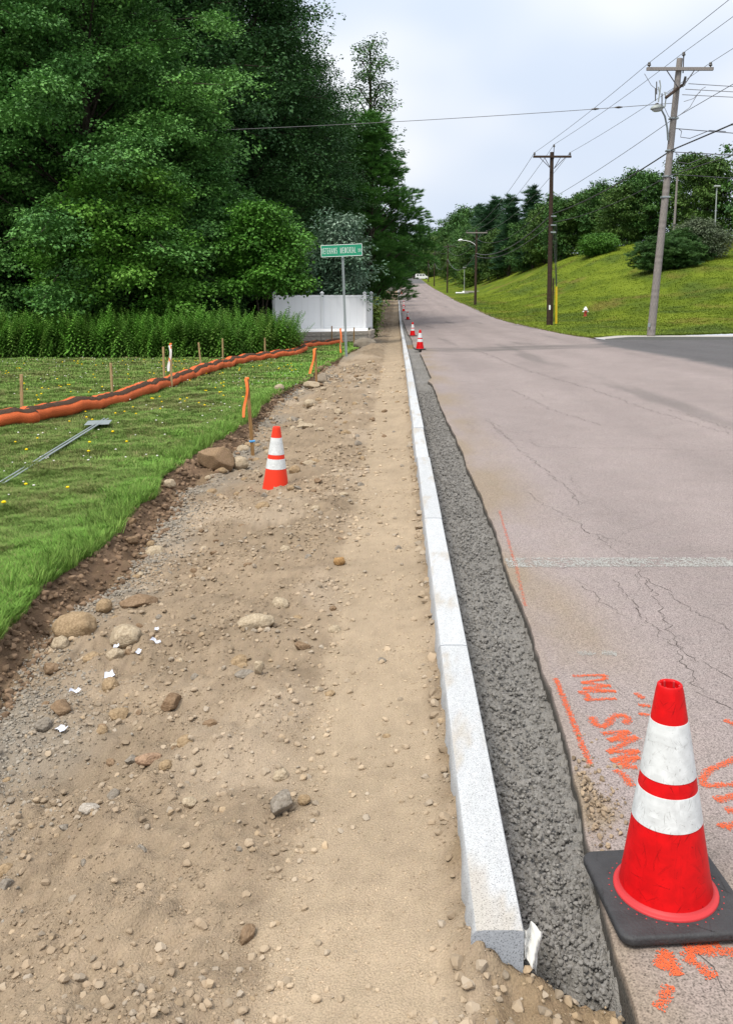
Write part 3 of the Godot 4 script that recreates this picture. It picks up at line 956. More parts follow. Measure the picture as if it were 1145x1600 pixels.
	var cracks := [
		[Vector2(1.514, 8.400), Vector2(1.661, 7.643), Vector2(1.753, 7.206), Vector2(1.812, 6.722), Vector2(1.873, 6.333), Vector2(1.868, 5.790), Vector2(1.930, 5.470), Vector2(1.967, 5.130), Vector2(2.074, 4.878)],
		[Vector2(1.753, 7.206), Vector2(1.784, 6.906), Vector2(2.008, 6.634)],
		[Vector2(1.654, 5.790), Vector2(1.625, 5.130), Vector2(1.645, 4.733), Vector2(1.711, 4.432), Vector2(1.765, 4.315), Vector2(1.810, 4.228)],
		[Vector2(1.315, 6.003), Vector2(1.617, 6.149), Vector2(1.880, 6.120), Vector2(2.170, 6.178), Vector2(2.566, 6.091)],
		[Vector2(1.868, 5.790), Vector2(1.698, 4.733), Vector2(1.608, 4.238)],
		[Vector2(1.398, 5.790), Vector2(1.464, 5.237), Vector2(1.535, 5.082)],
		[Vector2(1.608, 4.238), Vector2(1.596, 3.957), Vector2(1.676, 3.898)],
		[Vector2(3.857, 33.236), Vector2(3.934, 24.161), Vector2(4.159, 20.177), Vector2(4.464, 17.385), Vector2(4.554, 14.455), Vector2(4.742, 12.952), Vector2(4.857, 11.740)],
		[Vector2(4.893, 14.379), Vector2(5.004, 12.905), Vector2(5.007, 12.109)],
		[Vector2(1.819, 13.454), Vector2(1.875, 10.903), Vector2(1.914, 9.496), Vector2(1.973, 8.536), Vector2(1.911, 7.876)],
		[Vector2(2.863, 17.519), Vector2(3.019, 14.579), Vector2(3.391, 12.785)],
		[Vector2(0.949, 2.404), Vector2(0.974, 2.278), Vector2(0.991, 2.210)],
		[Vector2(2.037, 11.378), Vector2(2.190, 10.903), Vector2(3.216, 10.903), Vector2(4.073, 10.660), Vector2(4.397, 10.603)],
	]
	# a finer net of hairline cracks
	for k in 34:
		var z := 3.6 + 16.0 * pow(rng.randf(), 1.4)
		var p := Vector2(1.4 + rng.randf() * (0.5 + z * 0.36), z)
		if rng.randf() < 0.5: p = Vector2(1.62 + 0.02 * z + rng.randfn() * 0.35, z)
		var a := rng.randf() * TAU
		var line := [p]
		for q in 2 + rng.randi() % 4:
			a += rng.randfn() * 0.6
			p += Vector2(cos(a) * 0.7, sin(a)) * (0.12 + 0.02 * z) * rr(0.6, 1.5)
			if p.x < road_left(p.y) + 0.2: break
			line.append(p)
		if line.size() > 2: cracks.append(line)
	var cm := mat(srgb(0.075, 0.065, 0.06), 0.95, 0.1)
	for k in cracks.size():
		var s: Array = cracks[k]
		var q := MB.new()
		crack(q, s, 1.0 if k < 13 else 0.55)
		var o := part("road_crack", q.mesh(), cm)
		tag(o, "dark wandering crack in the old asphalt", "", "cracks in the road", "structure")

# grains of paint strewn along a stroke (x, zf), denser in its middle
func spray(b: MB, pts: Array, width: float, dense: float) -> void:
	for k in pts.size() - 1:
		var a: Vector2 = pts[k]
		var e: Vector2 = pts[k + 1]
		var n := int(a.distance_to(e) * width * (95000.0 if width < 0.1 else 52000.0) * dense) + 4
		var side := (e - a).orthogonal().normalized()
		for i in n:
			var off := rng.randfn(0.0, 0.34) if width < 0.1 else rr(-0.55, 0.55)
			if absf(off) > 0.75: continue
			var p := a.lerp(e, rr(-0.02, 1.02)) + side * off * width
			if width >= 0.1 and nz.fine.get_noise_2d(p.x * 5.0, p.y * 5.0) < rr(-0.6, 0.1): continue
			var s := rr(0.0010, 0.0027) * (2.4 if width >= 0.1 else 1.0)
			var y := road_y(p.x, p.y) + nz.lumps.get_noise_2d(p.x * 0.5, p.y * 0.5) * 0.008 - 0.012 * exp(-(p.x - road_left(p.y)) * 30.0) + rr(0.0022, 0.0034)
			var t := rr(0, TAU)
			var c := b.v.size()
			for q in 5:
				var u := t + TAU * q / 5.0
				b.vert(Vector3(p.x + cos(u) * s * rr(0.7, 1.2), y, -p.y - sin(u) * s * rr(0.8, 1.5)))
			b.tri(c, c + 2, c + 1); b.tri(c, c + 3, c + 2); b.tri(c, c + 4, c + 3)

func crack(b: MB, pts: Array, share := 1.0) -> void:
	var line := []
	for k in pts.size() - 1:
		var a: Vector2 = pts[k]
		var e: Vector2 = pts[k + 1]
		var n := maxi(3, int(a.distance_to(e) / (0.022 * maxf(1.0, a.y / 6.0))))
		for i in n: line.append(a.lerp(e, float(i) / n))
	line.append(pts[-1])
	var last := -1
	for k in line.size():
		var p: Vector2 = line[k]
		var far := maxf(1.0, p.y / 7.0)
		p += Vector2(nz.fine.get_noise_2d(p.x * 9.0, p.y * 9.0), nz.fine.get_noise_2d(p.y * 9.0, p.x * 9.0 + 40.0)) * 0.055 * far
		var d: Vector2 = (line[mini(k + 1, line.size() - 1)] - line[maxi(k - 1, 0)]).normalized()
		var w := (0.0009 + 0.0019 * maxf(0.0, nz.fine.get_noise_2d(p.x * 7.0 + 70.0, p.y * 7.0) + 0.25)) * far * share
		if k == 0 or k == line.size() - 1: w = 0.0005
		var s := d.orthogonal() * w
		var y := road_y(p.x, p.y) + nz.lumps.get_noise_2d(p.x * 0.5, p.y * 0.5) * 0.008 + 0.0025
		var i0 := b.vert(Vector3(p.x - s.x, y, -p.y + s.y))
		b.vert(Vector3(p.x + s.x, y, -p.y - s.y))
		if last >= 0:
			var up := (b.v[i0] - b.v[last]).cross(b.v[last + 1] - b.v[last]).y
			if up > 0.0: b.quad(last, last + 1, i0 + 1, i0)
			else: b.quad(last, i0, i0 + 1, last + 1)
		last = i0

# ------------------------------------------------------------------ stones
func ico(sub: int) -> Array:                        # [points, triangles] of a unit ball
	var g := (1.0 + sqrt(5.0)) / 2.0
	var p := []
	for s in [[-1, g, 0], [1, g, 0], [-1, -g, 0], [1, -g, 0], [0, -1, g], [0, 1, g], [0, -1, -g], [0, 1, -g], [g, 0, -1], [g, 0, 1], [-g, 0, -1], [-g, 0, 1]]:
		p.append(Vector3(s[0], s[1], s[2]).normalized())
	var f := [[0, 11, 5], [0, 5, 1], [0, 1, 7], [0, 7, 10], [0, 10, 11], [1, 5, 9], [5, 11, 4], [11, 10, 2], [10, 7, 6], [7, 1, 8], [3, 9, 4], [3, 4, 2], [3, 2, 6], [3, 6, 8], [3, 8, 9], [4, 9, 5], [2, 4, 11], [6, 2, 10], [8, 6, 7], [9, 8, 1]]
	for k in sub:
		var mids := {}
		var nf := []
		for t in f:
			var m := []
			for e in [[t[0], t[1]], [t[1], t[2]], [t[2], t[0]]]:
				var key := Vector2i(mini(e[0], e[1]), maxi(e[0], e[1]))
				if not mids.has(key):
					mids[key] = p.size()
					p.append((p[e[0]] + p[e[1]]).normalized())
				m.append(mids[key])
			nf.append_array([[t[0], m[0], m[2]], [t[1], m[1], m[0]], [t[2], m[2], m[1]], [m[0], m[1], m[2]]])
		f = nf
	return [p, f]

var balls := {}
func rock_mesh(sub: int, sd: int, cut := 0.75, planes := 6, bumpy := 0.1, tint := false) -> ArrayMesh:
	if not balls.has(sub): balls[sub] = ico(sub)
	var r := RandomNumberGenerator.new()
	r.seed = sd * 7919 + 13
	var nn := noise(FastNoiseLite.TYPE_SIMPLEX_SMOOTH, 1.1, 3, sd)
	var cuts := []
	for k in planes:
		cuts.append([Vector3(r.randfn(), r.randfn(), r.randfn()).normalized(), cut * r.randf_range(0.8, 1.15)])
	var b := MB.new()
	b.has_c = tint
	for p in balls[sub][0]:
		var q: Vector3 = p * (1.0 + bumpy * 1.6 * nn.get_noise_3d(p.x, p.y, p.z))
		for c in cuts:
			var d: float = q.dot(c[0]) - c[1]
			if d > 0.0: q -= c[0] * d * 0.93
		q *= 1.0 + bumpy * 0.35 * nn.get_noise_3d(p.x * 5.0, p.y * 5.0, p.z * 5.0)
		var w := 1.0 + 0.35 * nn.get_noise_3d(p.x * 2.0 + 9.0, p.y * 2.0, p.z * 2.0)
		b.vert(q, Color(w, w * 0.99, w * 0.97))
	for t in balls[sub][1]:
		var a: Vector3 = b.v[t[0]]
		if (b.v[t[2]] - a).cross(b.v[t[1]] - a).dot(a) > 0.0: b.tri(t[0], t[1], t[2])
		else: b.tri(t[0], t[2], t[1])
	return b.mesh()

# a sharp-edged crumb of stone
func pebble_mesh(sd: int, cut := 0.55) -> ArrayMesh:
	var r := RandomNumberGenerator.new()
	r.seed = sd * 31 + 5
	if not balls.has(1): balls[1] = ico(1)
	var cuts := []
	for k in 9: cuts.append([Vector3(r.randfn(), r.randfn(), r.randfn()).normalized(), cut * r.randf_range(0.75, 1.35)])
	var pts := []
	for p in balls[1][0]:
		var q: Vector3 = p * r.randf_range(0.9, 1.1)
		for c in cuts:
			var d: float = q.dot(c[0]) - c[1]
			if d > 0.0: q -= c[0] * d
		pts.append(q * 1.25)
	var b := MB.new()
	for t in balls[1][1]: b.flat_tri(pts[t[0]], pts[t[1]], pts[t[2]], Color.WHITE, pts[t[0]] + pts[t[1]] + pts[t[2]])
	return b.mesh()

func tinted_rock(sd: int, round: bool, c: Color) -> ArrayMesh:
	var m := rock_mesh(3, sd, 0.92 if round else 0.66, 4 if round else 9, 0.1, true)
	var a := m.surface_get_arrays(0)
	var col: PackedColorArray = a[Mesh.ARRAY_COLOR]
	for k in col.size(): col[k] = col[k] * c
	a[Mesh.ARRAY_COLOR] = col
	var o := ArrayMesh.new()
	o.add_surface_from_arrays(Mesh.PRIMITIVE_TRIANGLES, a)
	return o

func build_rocks() -> void:
	var tan_c := Color(0.40, 0.30, 0.19)
	var grey := Color(0.31, 0.28, 0.24)
	var brown := Color(0.29, 0.205, 0.135)
	var pale := Color(0.50, 0.42, 0.31)
	# label, x, zf, half length, height/length, depth/length, rounded, colour, turn
	var named := [
		["large tan boulder at the lawn edge behind the small orange cone", -1.72, 10.05, 0.225, 0.8, 0.8, false, Color(0.33, 0.235, 0.15), 0.3],
		["big rounded tan cobble against the soil bank, largest of the near cluster", -1.74, 5.16, 0.128, 0.72, 0.85, true, tan_c, 0.2],
		["rounded pale tan cobble in front of the flat brown slab", -1.40, 4.99, 0.1, 0.72, 0.85, true, pale, -0.5],
		["flat brown slab with a broken front face lying on the crushed stone", -1.47, 5.62, 0.135, 0.36, 0.7, false, brown, 0.1],
		["smooth flat pale cobble lying alone in the middle of the strip", -0.63, 4.95, 0.103, 0.46, 0.6, true, pale, 0.15],
		["small egg-shaped tan cobble touching the big rounded cobble", -1.77, 4.98, 0.052, 0.9, 0.9, true, pale, 0.0],
		["small round tan cobble between the big cobble and the brown slab", -1.68, 5.55, 0.055, 0.9, 0.9, true, tan_c, 1.0],
		["angular brown stone below the folded paper scrap", -1.47, 4.13, 0.064, 0.75, 0.85, false, brown, 0.4],
		["sharp brown wedge stone lying on bare dirt", -0.93, 4.08, 0.066, 0.62, 0.8, false, Color(0.27, 0.185, 0.12), 1.4],
		["low tan wedge stone with a flat top beside the brown wedge", -1.17, 4.04, 0.058, 0.55, 0.8, false, tan_c, 2.2],
		["pinkish broken stone with a pale top", -0.905, 3.52, 0.055, 0.5, 0.7, false, Color(0.42, 0.29, 0.2), 0.0],
		["small grey brown stone just behind the pinkish broken stone", -1.0, 3.6, 0.034, 0.7, 0.8, false, grey, 0.9],
		["grey pointed cobble standing on end in the dirt", -0.31, 3.12, 0.068, 0.8, 0.66, false, grey, 1.35],
		["small round stone touching the grey pointed cobble", -0.235, 3.17, 0.024, 0.9, 0.9, true, tan_c, 0.0],
		["whitish stone half sunk in the dirt", -1.06, 3.2, 0.043, 0.55, 0.8, false, Color(0.50, 0.46, 0.41), 0.3],
		["flat grey stone lying across two smaller stones", -0.60, 4.25, 0.05, 0.4, 0.7, true, grey, 0.2],
		["upright tan stone leaning beside the flat grey stone", -0.53, 4.2, 0.033, 1.1, 0.7, false, pale, 0.5],
		["curved brown stone close to the compacted track", -0.345, 4.64, 0.047, 0.6, 0.7, false, brown, -0.4],
		["pale angular cobble behind the cone, nearest the path middle", -0.66, 10.1, 0.09, 0.5, 0.75, false, pale, 0.2],
		["large flat pale stone in the strip behind the small cone", -0.93, 13.3, 0.125, 0.5, 0.7, false, pale, 0.1],
		["tan flat stone alone near the middle of the strip further back", -0.28, 12.1, 0.085, 0.45, 0.7, false, tan_c, 0.5],
		["pale round stone resting against the large boulder", -1.46, 10.2, 0.105, 0.8, 0.9, true, pale, 0.4],
		["buff cobble behind the large boulder at the foot of the survey stake", -1.60, 11.5, 0.1, 0.55, 0.8, true, pale, 0.8],
		["brown stone stuck in the soil at the lawn edge, upper of two", -1.97, 7.35, 0.072, 0.6, 0.7, false, Color(0.3, 0.21, 0.13), 0.9],
		["brown stone under the upper one at the lawn edge", -1.87, 7.0, 0.07, 0.55, 0.7, false, brown, 0.6],
		["pale stone on the cut edge of the lawn in front of the boulder", -1.98, 8.85, 0.065, 0.7, 0.8, true, pale, 0.2],
		["rounded stone peeping out behind the small orange cone", -0.78, 9.6, 0.062, 0.9, 0.9, true, tan_c, 0.1],
		["orange brown stone near the kerb side of the rough dirt", -0.19, 6.14, 0.047, 0.8, 0.8, false, Color(0.45, 0.28, 0.13), 0.7],
		["square pale block by the second survey stake", -1.0, 20.3, 0.21, 0.75, 0.7, false, Color(0.36, 0.31, 0.25), 0.3],
		["broad pale stone at the foot of the second survey stake", -1.12, 18.3, 0.2, 0.5, 0.7, false, pale, 0.1],
		["round stone on the grass short of the second survey stake", -1.72, 17.6, 0.1, 0.8, 0.8, true, pale, 0.4],
		["pale stone in the strip between the two survey stakes", -1.0, 15.8, 0.13, 0.6, 0.8, true, pale, 0.9],
		["long grey boulder by the end of the timber wall", -0.05, 31.8, 0.42, 0.6, 0.7, true, Color(0.27, 0.24, 0.2), 0.1],
		["tan stone standing in the pit before the kerb end", 0.62, 2.31, 0.034, 0.75, 0.8, false, Color(0.38, 0.27, 0.17), 0.5],
		["flat tan stone in the pit at the lower edge of the concrete", 0.46, 2.38, 0.022, 0.6, 0.8, false, tan_c, 0.9],
		["small pale cobble half buried beside the white paper scraps", -1.40, 4.78, 0.05, 0.75, 0.9, true, pale, 0.2],
		["buff cobble left of the pale cobble by the paper scraps", -1.52, 4.76, 0.05, 0.7, 0.9, true, tan_c, 0.8],
		["brown wedge stone at the foot of the big rounded cobble", -1.72, 4.68, 0.058, 0.55, 0.8, false, brown, 0.5],
		["tan stone in the loose dirt with a chipped corner by the crushed stone", -1.5, 3.95, 0.04, 0.8, 0.8, true, grey, 0.5],
	]
	var sd := 100
	for r in named:
		sd += 1
		var o := part("rock", tinted_rock(sd, r[6], r[7]), M.rock)
		var s: float = r[3]
		o.scale = Vector3(s, s * r[4], s * r[5])
		o.rotation.y = r[8]
		o.rotation.z = rr(-0.12, 0.12)
		o.position = on(r[1], r[2], s * r[4] * 0.62)
		tag(o, r[0], "rock", "stones lying on the dirt strip")
	# countable cobbles between them
	var protos := []
	for k in 8:
		protos.append(tinted_rock(200 + k, k % 2 == 0, [tan_c, grey, pale, brown][k % 4]))
	for k in 230:
		var z := 2.35 + 20.0 * pow(rng.randf(), 1.5)
		var a := along(SOIL_E, z)
		var kx := kerb_x(z)
		var t := pow(rng.randf(), 1.5)
		var x := lerpf(a + 0.05, kx - 0.1, t)
		if kx - x < 0.55 and rng.randf() < 0.8: continue
		var s := rr(0.013, 0.03) * (1.0 + z / 14.0) * (rr(1.3, 2.0) if rng.randf() < 0.22 else 1.0)
		var o := part("cobble", protos[k % 8], M.rock)
		o.scale = Vector3(s, s * rr(0.5, 0.85), s * rr(0.7, 0.95))
		o.rotation = Vector3(rr(-0.25, 0.25), rr(0, TAU), rr(-0.25, 0.25))
		o.position = on(x, z, s * rr(-0.1, 0.25))
		tag(o, "small loose stone lying on the tan dirt strip", "stone", "small loose stones on the dirt strip")
	for k in 70:
		var z := 8.5 + 17.0 * rng.randf()
		var a := along(SOIL_E, z)
		var x := lerpf(a, kerb_x(z) - 0.7, pow(rng.randf(), 1.6))
		var s := rr(0.035, 0.075) * (0.7 + z / 40.0)
		var o := part("cobble", protos[(k % 4) * 2 + (k / 4) % 2], M.rock)
		o.scale = Vector3(s, s * rr(0.45, 0.75), s * rr(0.65, 0.95))
		o.rotation = Vector3(rr(-0.2, 0.2), rr(0, TAU), rr(-0.2, 0.2))
		o.position = on(x, z, s * rr(-0.05, 0.2))
		tag(o, "pale cobble lying on the far half of the dirt strip", "stone", "cobbles on the far half of the dirt strip")
	# clods of soil fallen from the cut bank
	var clods := []
	var clod_tint := []
	for k in 5000:
		var z := 3.5 + 22.0 * pow(rng.randf(), 1.7)
		var l := lawn_edge(z)
		var x := lerpf(l + 0.02, soil_edge(z) + 0.06, rng.randf())
		var s := (0.004 + 0.018 * pow(rng.randf(), 3.0)) * (0.8 + z / 14.0)
		clods.append(Transform3D(Basis.from_euler(Vector3(rr(0, TAU), rr(0, TAU), 0)).scaled_local(Vector3(s, s * 0.7, s)), on(x, z, s * 0.2)))
		clod_tint.append(Color(0.17, 0.116, 0.076) * rr(0.55, 1.4))
	scatter("soil_clods", pebble_mesh(71, 0.7), M.pebble, clods, clod_tint, null, "crumbs of dark soil on the cut bank below the lawn")
	# grit on the broken corner of the asphalt
	clods = []
	clod_tint = []
	for k in 260:
		var z := 3.16 + rng.randfn() * 0.16
		var x := road_left(z) + 0.01 + absf(rng.randfn()) * 0.07
		var s := 0.003 + 0.009 * pow(rng.randf(), 2.5)
		clods.append(Transform3D(Basis.from_euler(Vector3(0.2, rr(0, TAU), 0)).scaled_local(Vector3(s, s * 0.7, s)), Vector3(x, road_y(x, z) + s * 0.3, -z)))
		clod_tint.append(Color(0.28, 0.215, 0.15) * rr(0.6, 1.2))
	scatter("grit", pebble_mesh(72), M.pebble, clods, clod_tint, null, "sandy grit spilled on the broken corner of the asphalt")
	# crumbs of dry earth
	clods = []
	clod_tint = []
	for k in 95000:
		var z := 2.05 + 7.0 * pow(rng.randf(), 1.8)
		var x := lerpf(soil_edge(z), kerb_x(z) - 0.01, rng.randf())
		if tone(x, z, 2.5) + 0.6 * tone(x, z, 9.0) < rr(-0.4, 0.5): continue
		if kerb_x(z) - x < 0.5 and rng.randf() < 0.6: continue
		var s := (0.0012 + 0.0035 * pow(rng.randf(), 2.0)) * (0.6 + z / 9.0)
		clods.append(Transform3D(Basis.from_euler(Vector3(0.3, rr(0, TAU), 0)).scaled_local(Vector3(s, s * 0.8, s)), on(x, z, s * 0.2)))
		clod_tint.append(dirt_tone(x, z) * rr(0.6, 1.1))
	scatter("earth_crumbs", pebble_mesh(73), M.pebble, clods, clod_tint, null, "dry crumbs of earth covering the near dirt strip")
	# gravel nobody could count
	for v in 4:
		var where := []
		var tint := []
		for k in [15000, 14000, 18000, 17000][v]:
			var z := 2.05 + (9.0 if v < 2 else 22.0) * pow(rng.randf(), 2.0)
			var a := soil_edge(z)
			var kx := kerb_x(z)
			var x := 0.0
			var s := 0.0019 + 0.018 * pow(rng.randf(), 5.5)
			var crumb: bool = k % 2 == 1
			var c := Color(0.33, 0.245, 0.155).lerp(Color(0.30, 0.265, 0.22), rng.randf()) * rr(0.6, 1.25)
			if v == 3 or (v == 1 and k % 2 == 0):                    # crushed stone at the lawn side
				x = a + absf(rng.randfn(0.0, 0.15 if z > 4.6 else 0.25)) - 0.03
				if nz.tone.get_noise_2d(3.0, z * 0.9) + (0.5 if z < 4.6 else 0.0) < rr(-0.35, 0.15): continue
				s = 0.003 + 0.008 * pow(rng.randf(), 2.0)
				c = Color(0.27, 0.245, 0.208) * rr(0.6, 1.15)
			elif v == 2 and k % 6 == 0 and z < 2.6:                    # the pit before the kerb end
				x = rr(kx, along(ROAD_L, z))
				s *= 1.4
			else:
				x = lerpf(a, kx - 0.02, rng.randf())
				var clump := nz.tone.get_noise_2d(x * 2.0, z * 2.0)
				if clump < rr(-0.5, 0.25): continue
				if kx - x < 0.5 and kx - x > 0.06 and rng.randf() < 0.75: continue
				if kx - x < 0.06: s *= 1.5
			s *= (0.55 + z / 11.0)
			if v != 3: c = c.lerp(dirt_tone(x, z), 0.3)
			where.append(Transform3D(Basis.from_euler(Vector3(rr(-0.5, 0.5), rr(0, TAU), rr(-0.5, 0.5))).scaled_local(Vector3(s, s * rr(0.5, 0.8), s * rr(0.7, 1.0))), on(x, z, s * 0.25)))
			tint.append(dirt_tone(x, z) * rr(0.7, 1.05) if crumb and v != 3 else c)
		scatter("gravel", pebble_mesh(300 + v, [0.6, 0.75, 0.55, 0.5][v]), M.pebble, where, tint, null, ["fine tan gravel strewn over the dirt strip", "mixed grit and small gravel near the kerb end", "gravel lying over the far part of the strip", "grey crushed stone along the soil bank"][v])

# ------------------------------------------------------------------ grass
func tuft_mesh(n: int, h: float, spread: float, sd: int, width := 0.004) -> ArrayMesh:
	var r := RandomNumberGenerator.new()
	r.seed = sd
	var b := MB.new()
	for k in n:
		var a := r.randf() * TAU
		var base := Vector3(cos(a), 0, sin(a)) * spread * sqrt(r.randf())
		var lean := Vector3(cos(a + r.randf_range(-0.9, 0.9)), 0, sin(a + r.randf_range(-0.9, 0.9))) * r.randf_range(0.15, 0.8)
		var side := Vector3(-lean.z, 0, lean.x).normalized() * width * r.randf_range(0.7, 1.3)
		var hh := h * r.randf_range(0.55, 1.1)
		var m := base + Vector3(0, hh * 0.55, 0) + lean * hh * 0.3
		var t := base + Vector3(0, hh * 0.92, 0) + lean * hh * 0.95
		var i0 := b.vert(base - side)
		b.vert(base + side); b.vert(m + side * 0.8); b.vert(m - side * 0.8); b.vert(t)
		b.quad(i0, i0 + 1, i0 + 2, i0 + 3)
		b.tri(i0 + 3, i0 + 2, i0 + 4)
	return b.mesh()

func build_grass() -> void:
	for v in 3:
		var where := []
		var tint := []
		for k in [80000, 60000, 40000][v]:
			var z0: float = [4.0, 9.0, 17.0][v]
			var z1: float = [9.5, 18.0, 36.0][v]
			var z := sqrt(lerpf(z0 * z0, z1 * z1, rng.randf()))
			var l := lawn_edge(z)
			var x := l + 0.02 - rng.randf() * maxf(0.3, z * 0.45 + l)
			if z > 27.5 and x < l - 2.0: continue
			var d := l - x
			var lush := smoothstep(0.8, 0.0, d + 1.6 * tone(x, z, 0.9) + 0.5 * tone(x, z, 3.5))
			var q := tone(x, z, 0.8) * 0.6 + tone(x, z, 4.0) * 0.4
			var c := Color(0.16, 0.27, 0.06).lerp(Color(0.17, 0.325, 0.06), lush)
			c = c.lerp(Color(0.21, 0.185, 0.085), clampf(0.16 + 1.0 * q + rr(-0.2, 0.3), 0.0, 0.8) * (1.0 - 0.7 * lush))
			c = c * rr(0.6, 1.35)
			if rng.randf() < 0.05: c = Color(0.30, 0.25, 0.13)
			var s: float = lerpf(0.48, 0.62, lush) * rr(0.45, 1.4) * (0.9 + z / 40.0)
			where.append(Transform3D(Basis(Vector3.UP, rr(0, TAU)).scaled(Vector3(s * (1.0 + z / 30.0), s, s * (1.0 + z / 30.0))), on(x, z, -0.004)))
			tint.append(c)
		scatter("grass", tuft_mesh([11, 10, 9][v], [0.075, 0.07, 0.07][v], [0.035, 0.05, 0.08][v], 400 + v, [0.0019, 0.003, 0.006][v]), M.blade, where, tint, null, ["short green grass of the near lawn by the soil bank", "green grass of the lawn round the fallen sign", "grass of the lawn beyond the orange sock"][v])
	# longer grass leaning over the cut
	var long_where := []
	var long_tint := []
	for k in 2600:
		var z := 4.0 + 12.0 * pow(rng.randf(), 1.3)
		var l := lawn_edge(z)
		var x := l + 0.05 - absf(rng.randfn()) * 0.16
		if tone(x * 0.3, z, 2.2) < rr(-0.4, 0.2): continue
		var s := rr(0.6, 1.3)
		long_where.append(Transform3D(Basis.from_euler(Vector3(rr(-0.2, 0.2), rr(0, TAU), rr(-0.6, 0.0))).scaled(Vector3(s, s, s)), Vector3(x, lawn_y(minf(x, l), z) - 0.01, -z)))
		long_tint.append(Color(0.12, 0.25, 0.04).lerp(Color(0.22, 0.28, 0.08), rng.randf() * 0.6) * rr(0.6, 1.3))
	scatter("edge_grass", tuft_mesh(8, 0.13, 0.03, 404, 0.0026), M.blade, long_where, long_tint, null, "longer bright grass leaning over the cut bank of soil")
	# on the hill the nearer grass still has a pile
	var where := []
	var tint := []
	for k in 34000:
		var z := 39.5 + 110.0 * pow(rng.randf(), 1.5)
		var l := smooth_along(ROAD_R, z)
		var x := l + rng.randf() * maxf(2.0, z * 0.45 - l)
		var s := rr(0.35, 0.8) * (1.0 + z / 110.0)
		where.append(Transform3D(Basis(Vector3.UP, rr(0, TAU)).scaled(Vector3(s * 1.6, s, s * 1.6)), on(x, z, -0.02)))
		tint.append(hill_tone(x, z, x - l + 0.4) * rr(1.0, 1.3))
	scatter("hill_grass", tuft_mesh(9, 0.08, 0.16, 410, 0.012), M.blade, where, tint, null, "longer yellow green grass on the foot of the hill")
	# flowers
	var head := rock_mesh(1, 55, 0.9, 2)
	for v in 2:
		where = []
		tint = []
		for k in [260, 520][v]:
			var z := 6.0 + 20.0 * sqrt(rng.randf())
			var l := lawn_edge(z)
			var x := l - 0.25 - rng.randf() * maxf(0.5, z * 0.42 + l)
			if tone(x, z, 0.6) * (1.0 if v == 0 else -1.0) < rr(-0.25, 0.2): continue
			var s: float = [0.017, 0.011][v] * rr(0.8, 1.3)
			where.append(Transform3D(Basis().scaled(Vector3(s, s * 0.6, s)), on(x, z, rr(0.05, 0.085))))
			tint.append(Color(1, 1, 1))
		scatter(["dandelion_flowers", "clover_flowers"][v], head, [M.flower_yellow, M.flower_white][v], where, [], null, ["scattered yellow dandelion flowers in the lawn", "scattered small white clover flowers in the lawn"][v])

func weed_mesh(sd: int) -> ArrayMesh:
	var r := RandomNumberGenerator.new()
	r.seed = sd
	var b := MB.new()
	b.has_c = true
	var bend := Vector3(r.randf_range(-0.4, 0.4), 0, r.randf_range(-0.4, 0.4))
	var at := func(t: float) -> Vector3: return Vector3(bend.x * t * t, t * 1.3, bend.z * t * t)
	tube(b, [at.call(0.0), at.call(0.5), at.call(1.0)], [0.008, 0.006, 0.003], 4, false, Color(0.6, 0.7, 0.5))
	for k in 62:
		var t := 0.12 + 0.88 * k / 61.0
		var p: Vector3 = at.call(t)
		var a := k * 2.4 + r.randf() * 0.5
		var l := lerpf(0.17, 0.06, t * t) * r.randf_range(0.8, 1.2)
		var d := Vector3(cos(a), lerpf(-0.1, 0.9, t * t), sin(a)).normalized()
		var side := d.cross(Vector3.UP).normalized() * l * 0.21
		var g := lerpf(0.85, 1.2, t)
		var c := Color(g, g, g)
		var i0 := b.vert(p, c)
		b.vert(p + d * l * 0.45 + side, c); b.vert(p + d * l + Vector3(0, -l * 0.35, 0), c); b.vert(p + d * l * 0.45 - side, c)
		b.quad(i0, i0 + 1, i0 + 2, i0 + 3)
	return b.mesh()

func build_weeds() -> void:
	for v in 6:
		var where := []
		var tint := []
		for k in 430:
			var x := -2.2 - 15.0 * rng.randf()
			var front := 26.7 + 0.12 * absf(x + 2.2) * 0.0 + 1.6 * smoothstep(-4.2, -2.4, x) + 0.25 * nz.edge.get_noise_2d(x * 8.0, 5.0)
			var z := front + 3.6 * pow(rng.randf(), 1.4)
			if x > -2.5 and z > 30.0: continue
			var s := rr(0.5, 1.12) * (1.0 + 0.16 * tone(x, z, 0.9)) * (1.22 if rng.randf() < 0.05 else 1.0) * (1.0 - 0.15 * smoothstep(-3.0, -2.2, x)) * (1.0 + 0.1 * nz.edge.get_noise_2d(x * 5.0, 77.0))
			where.append(Transform3D(Basis.from_euler(Vector3(rr(-0.17, 0.17), rr(0, TAU), rr(-0.17, 0.17))).scaled(Vector3(s * 1.15, s, s * 1.15)), on(x, z, -0.02)))
			tint.append(Color(0.11, 0.27, 0.036).lerp(Color(0.17, 0.27, 0.06), rng.randf() * rng.randf()) * rr(0.65, 1.3))
		scatter("tall_weeds", weed_mesh(500 + v), M.leaf, where, tint, null, "dense band of tall leafy green weeds along the edge of the wood")

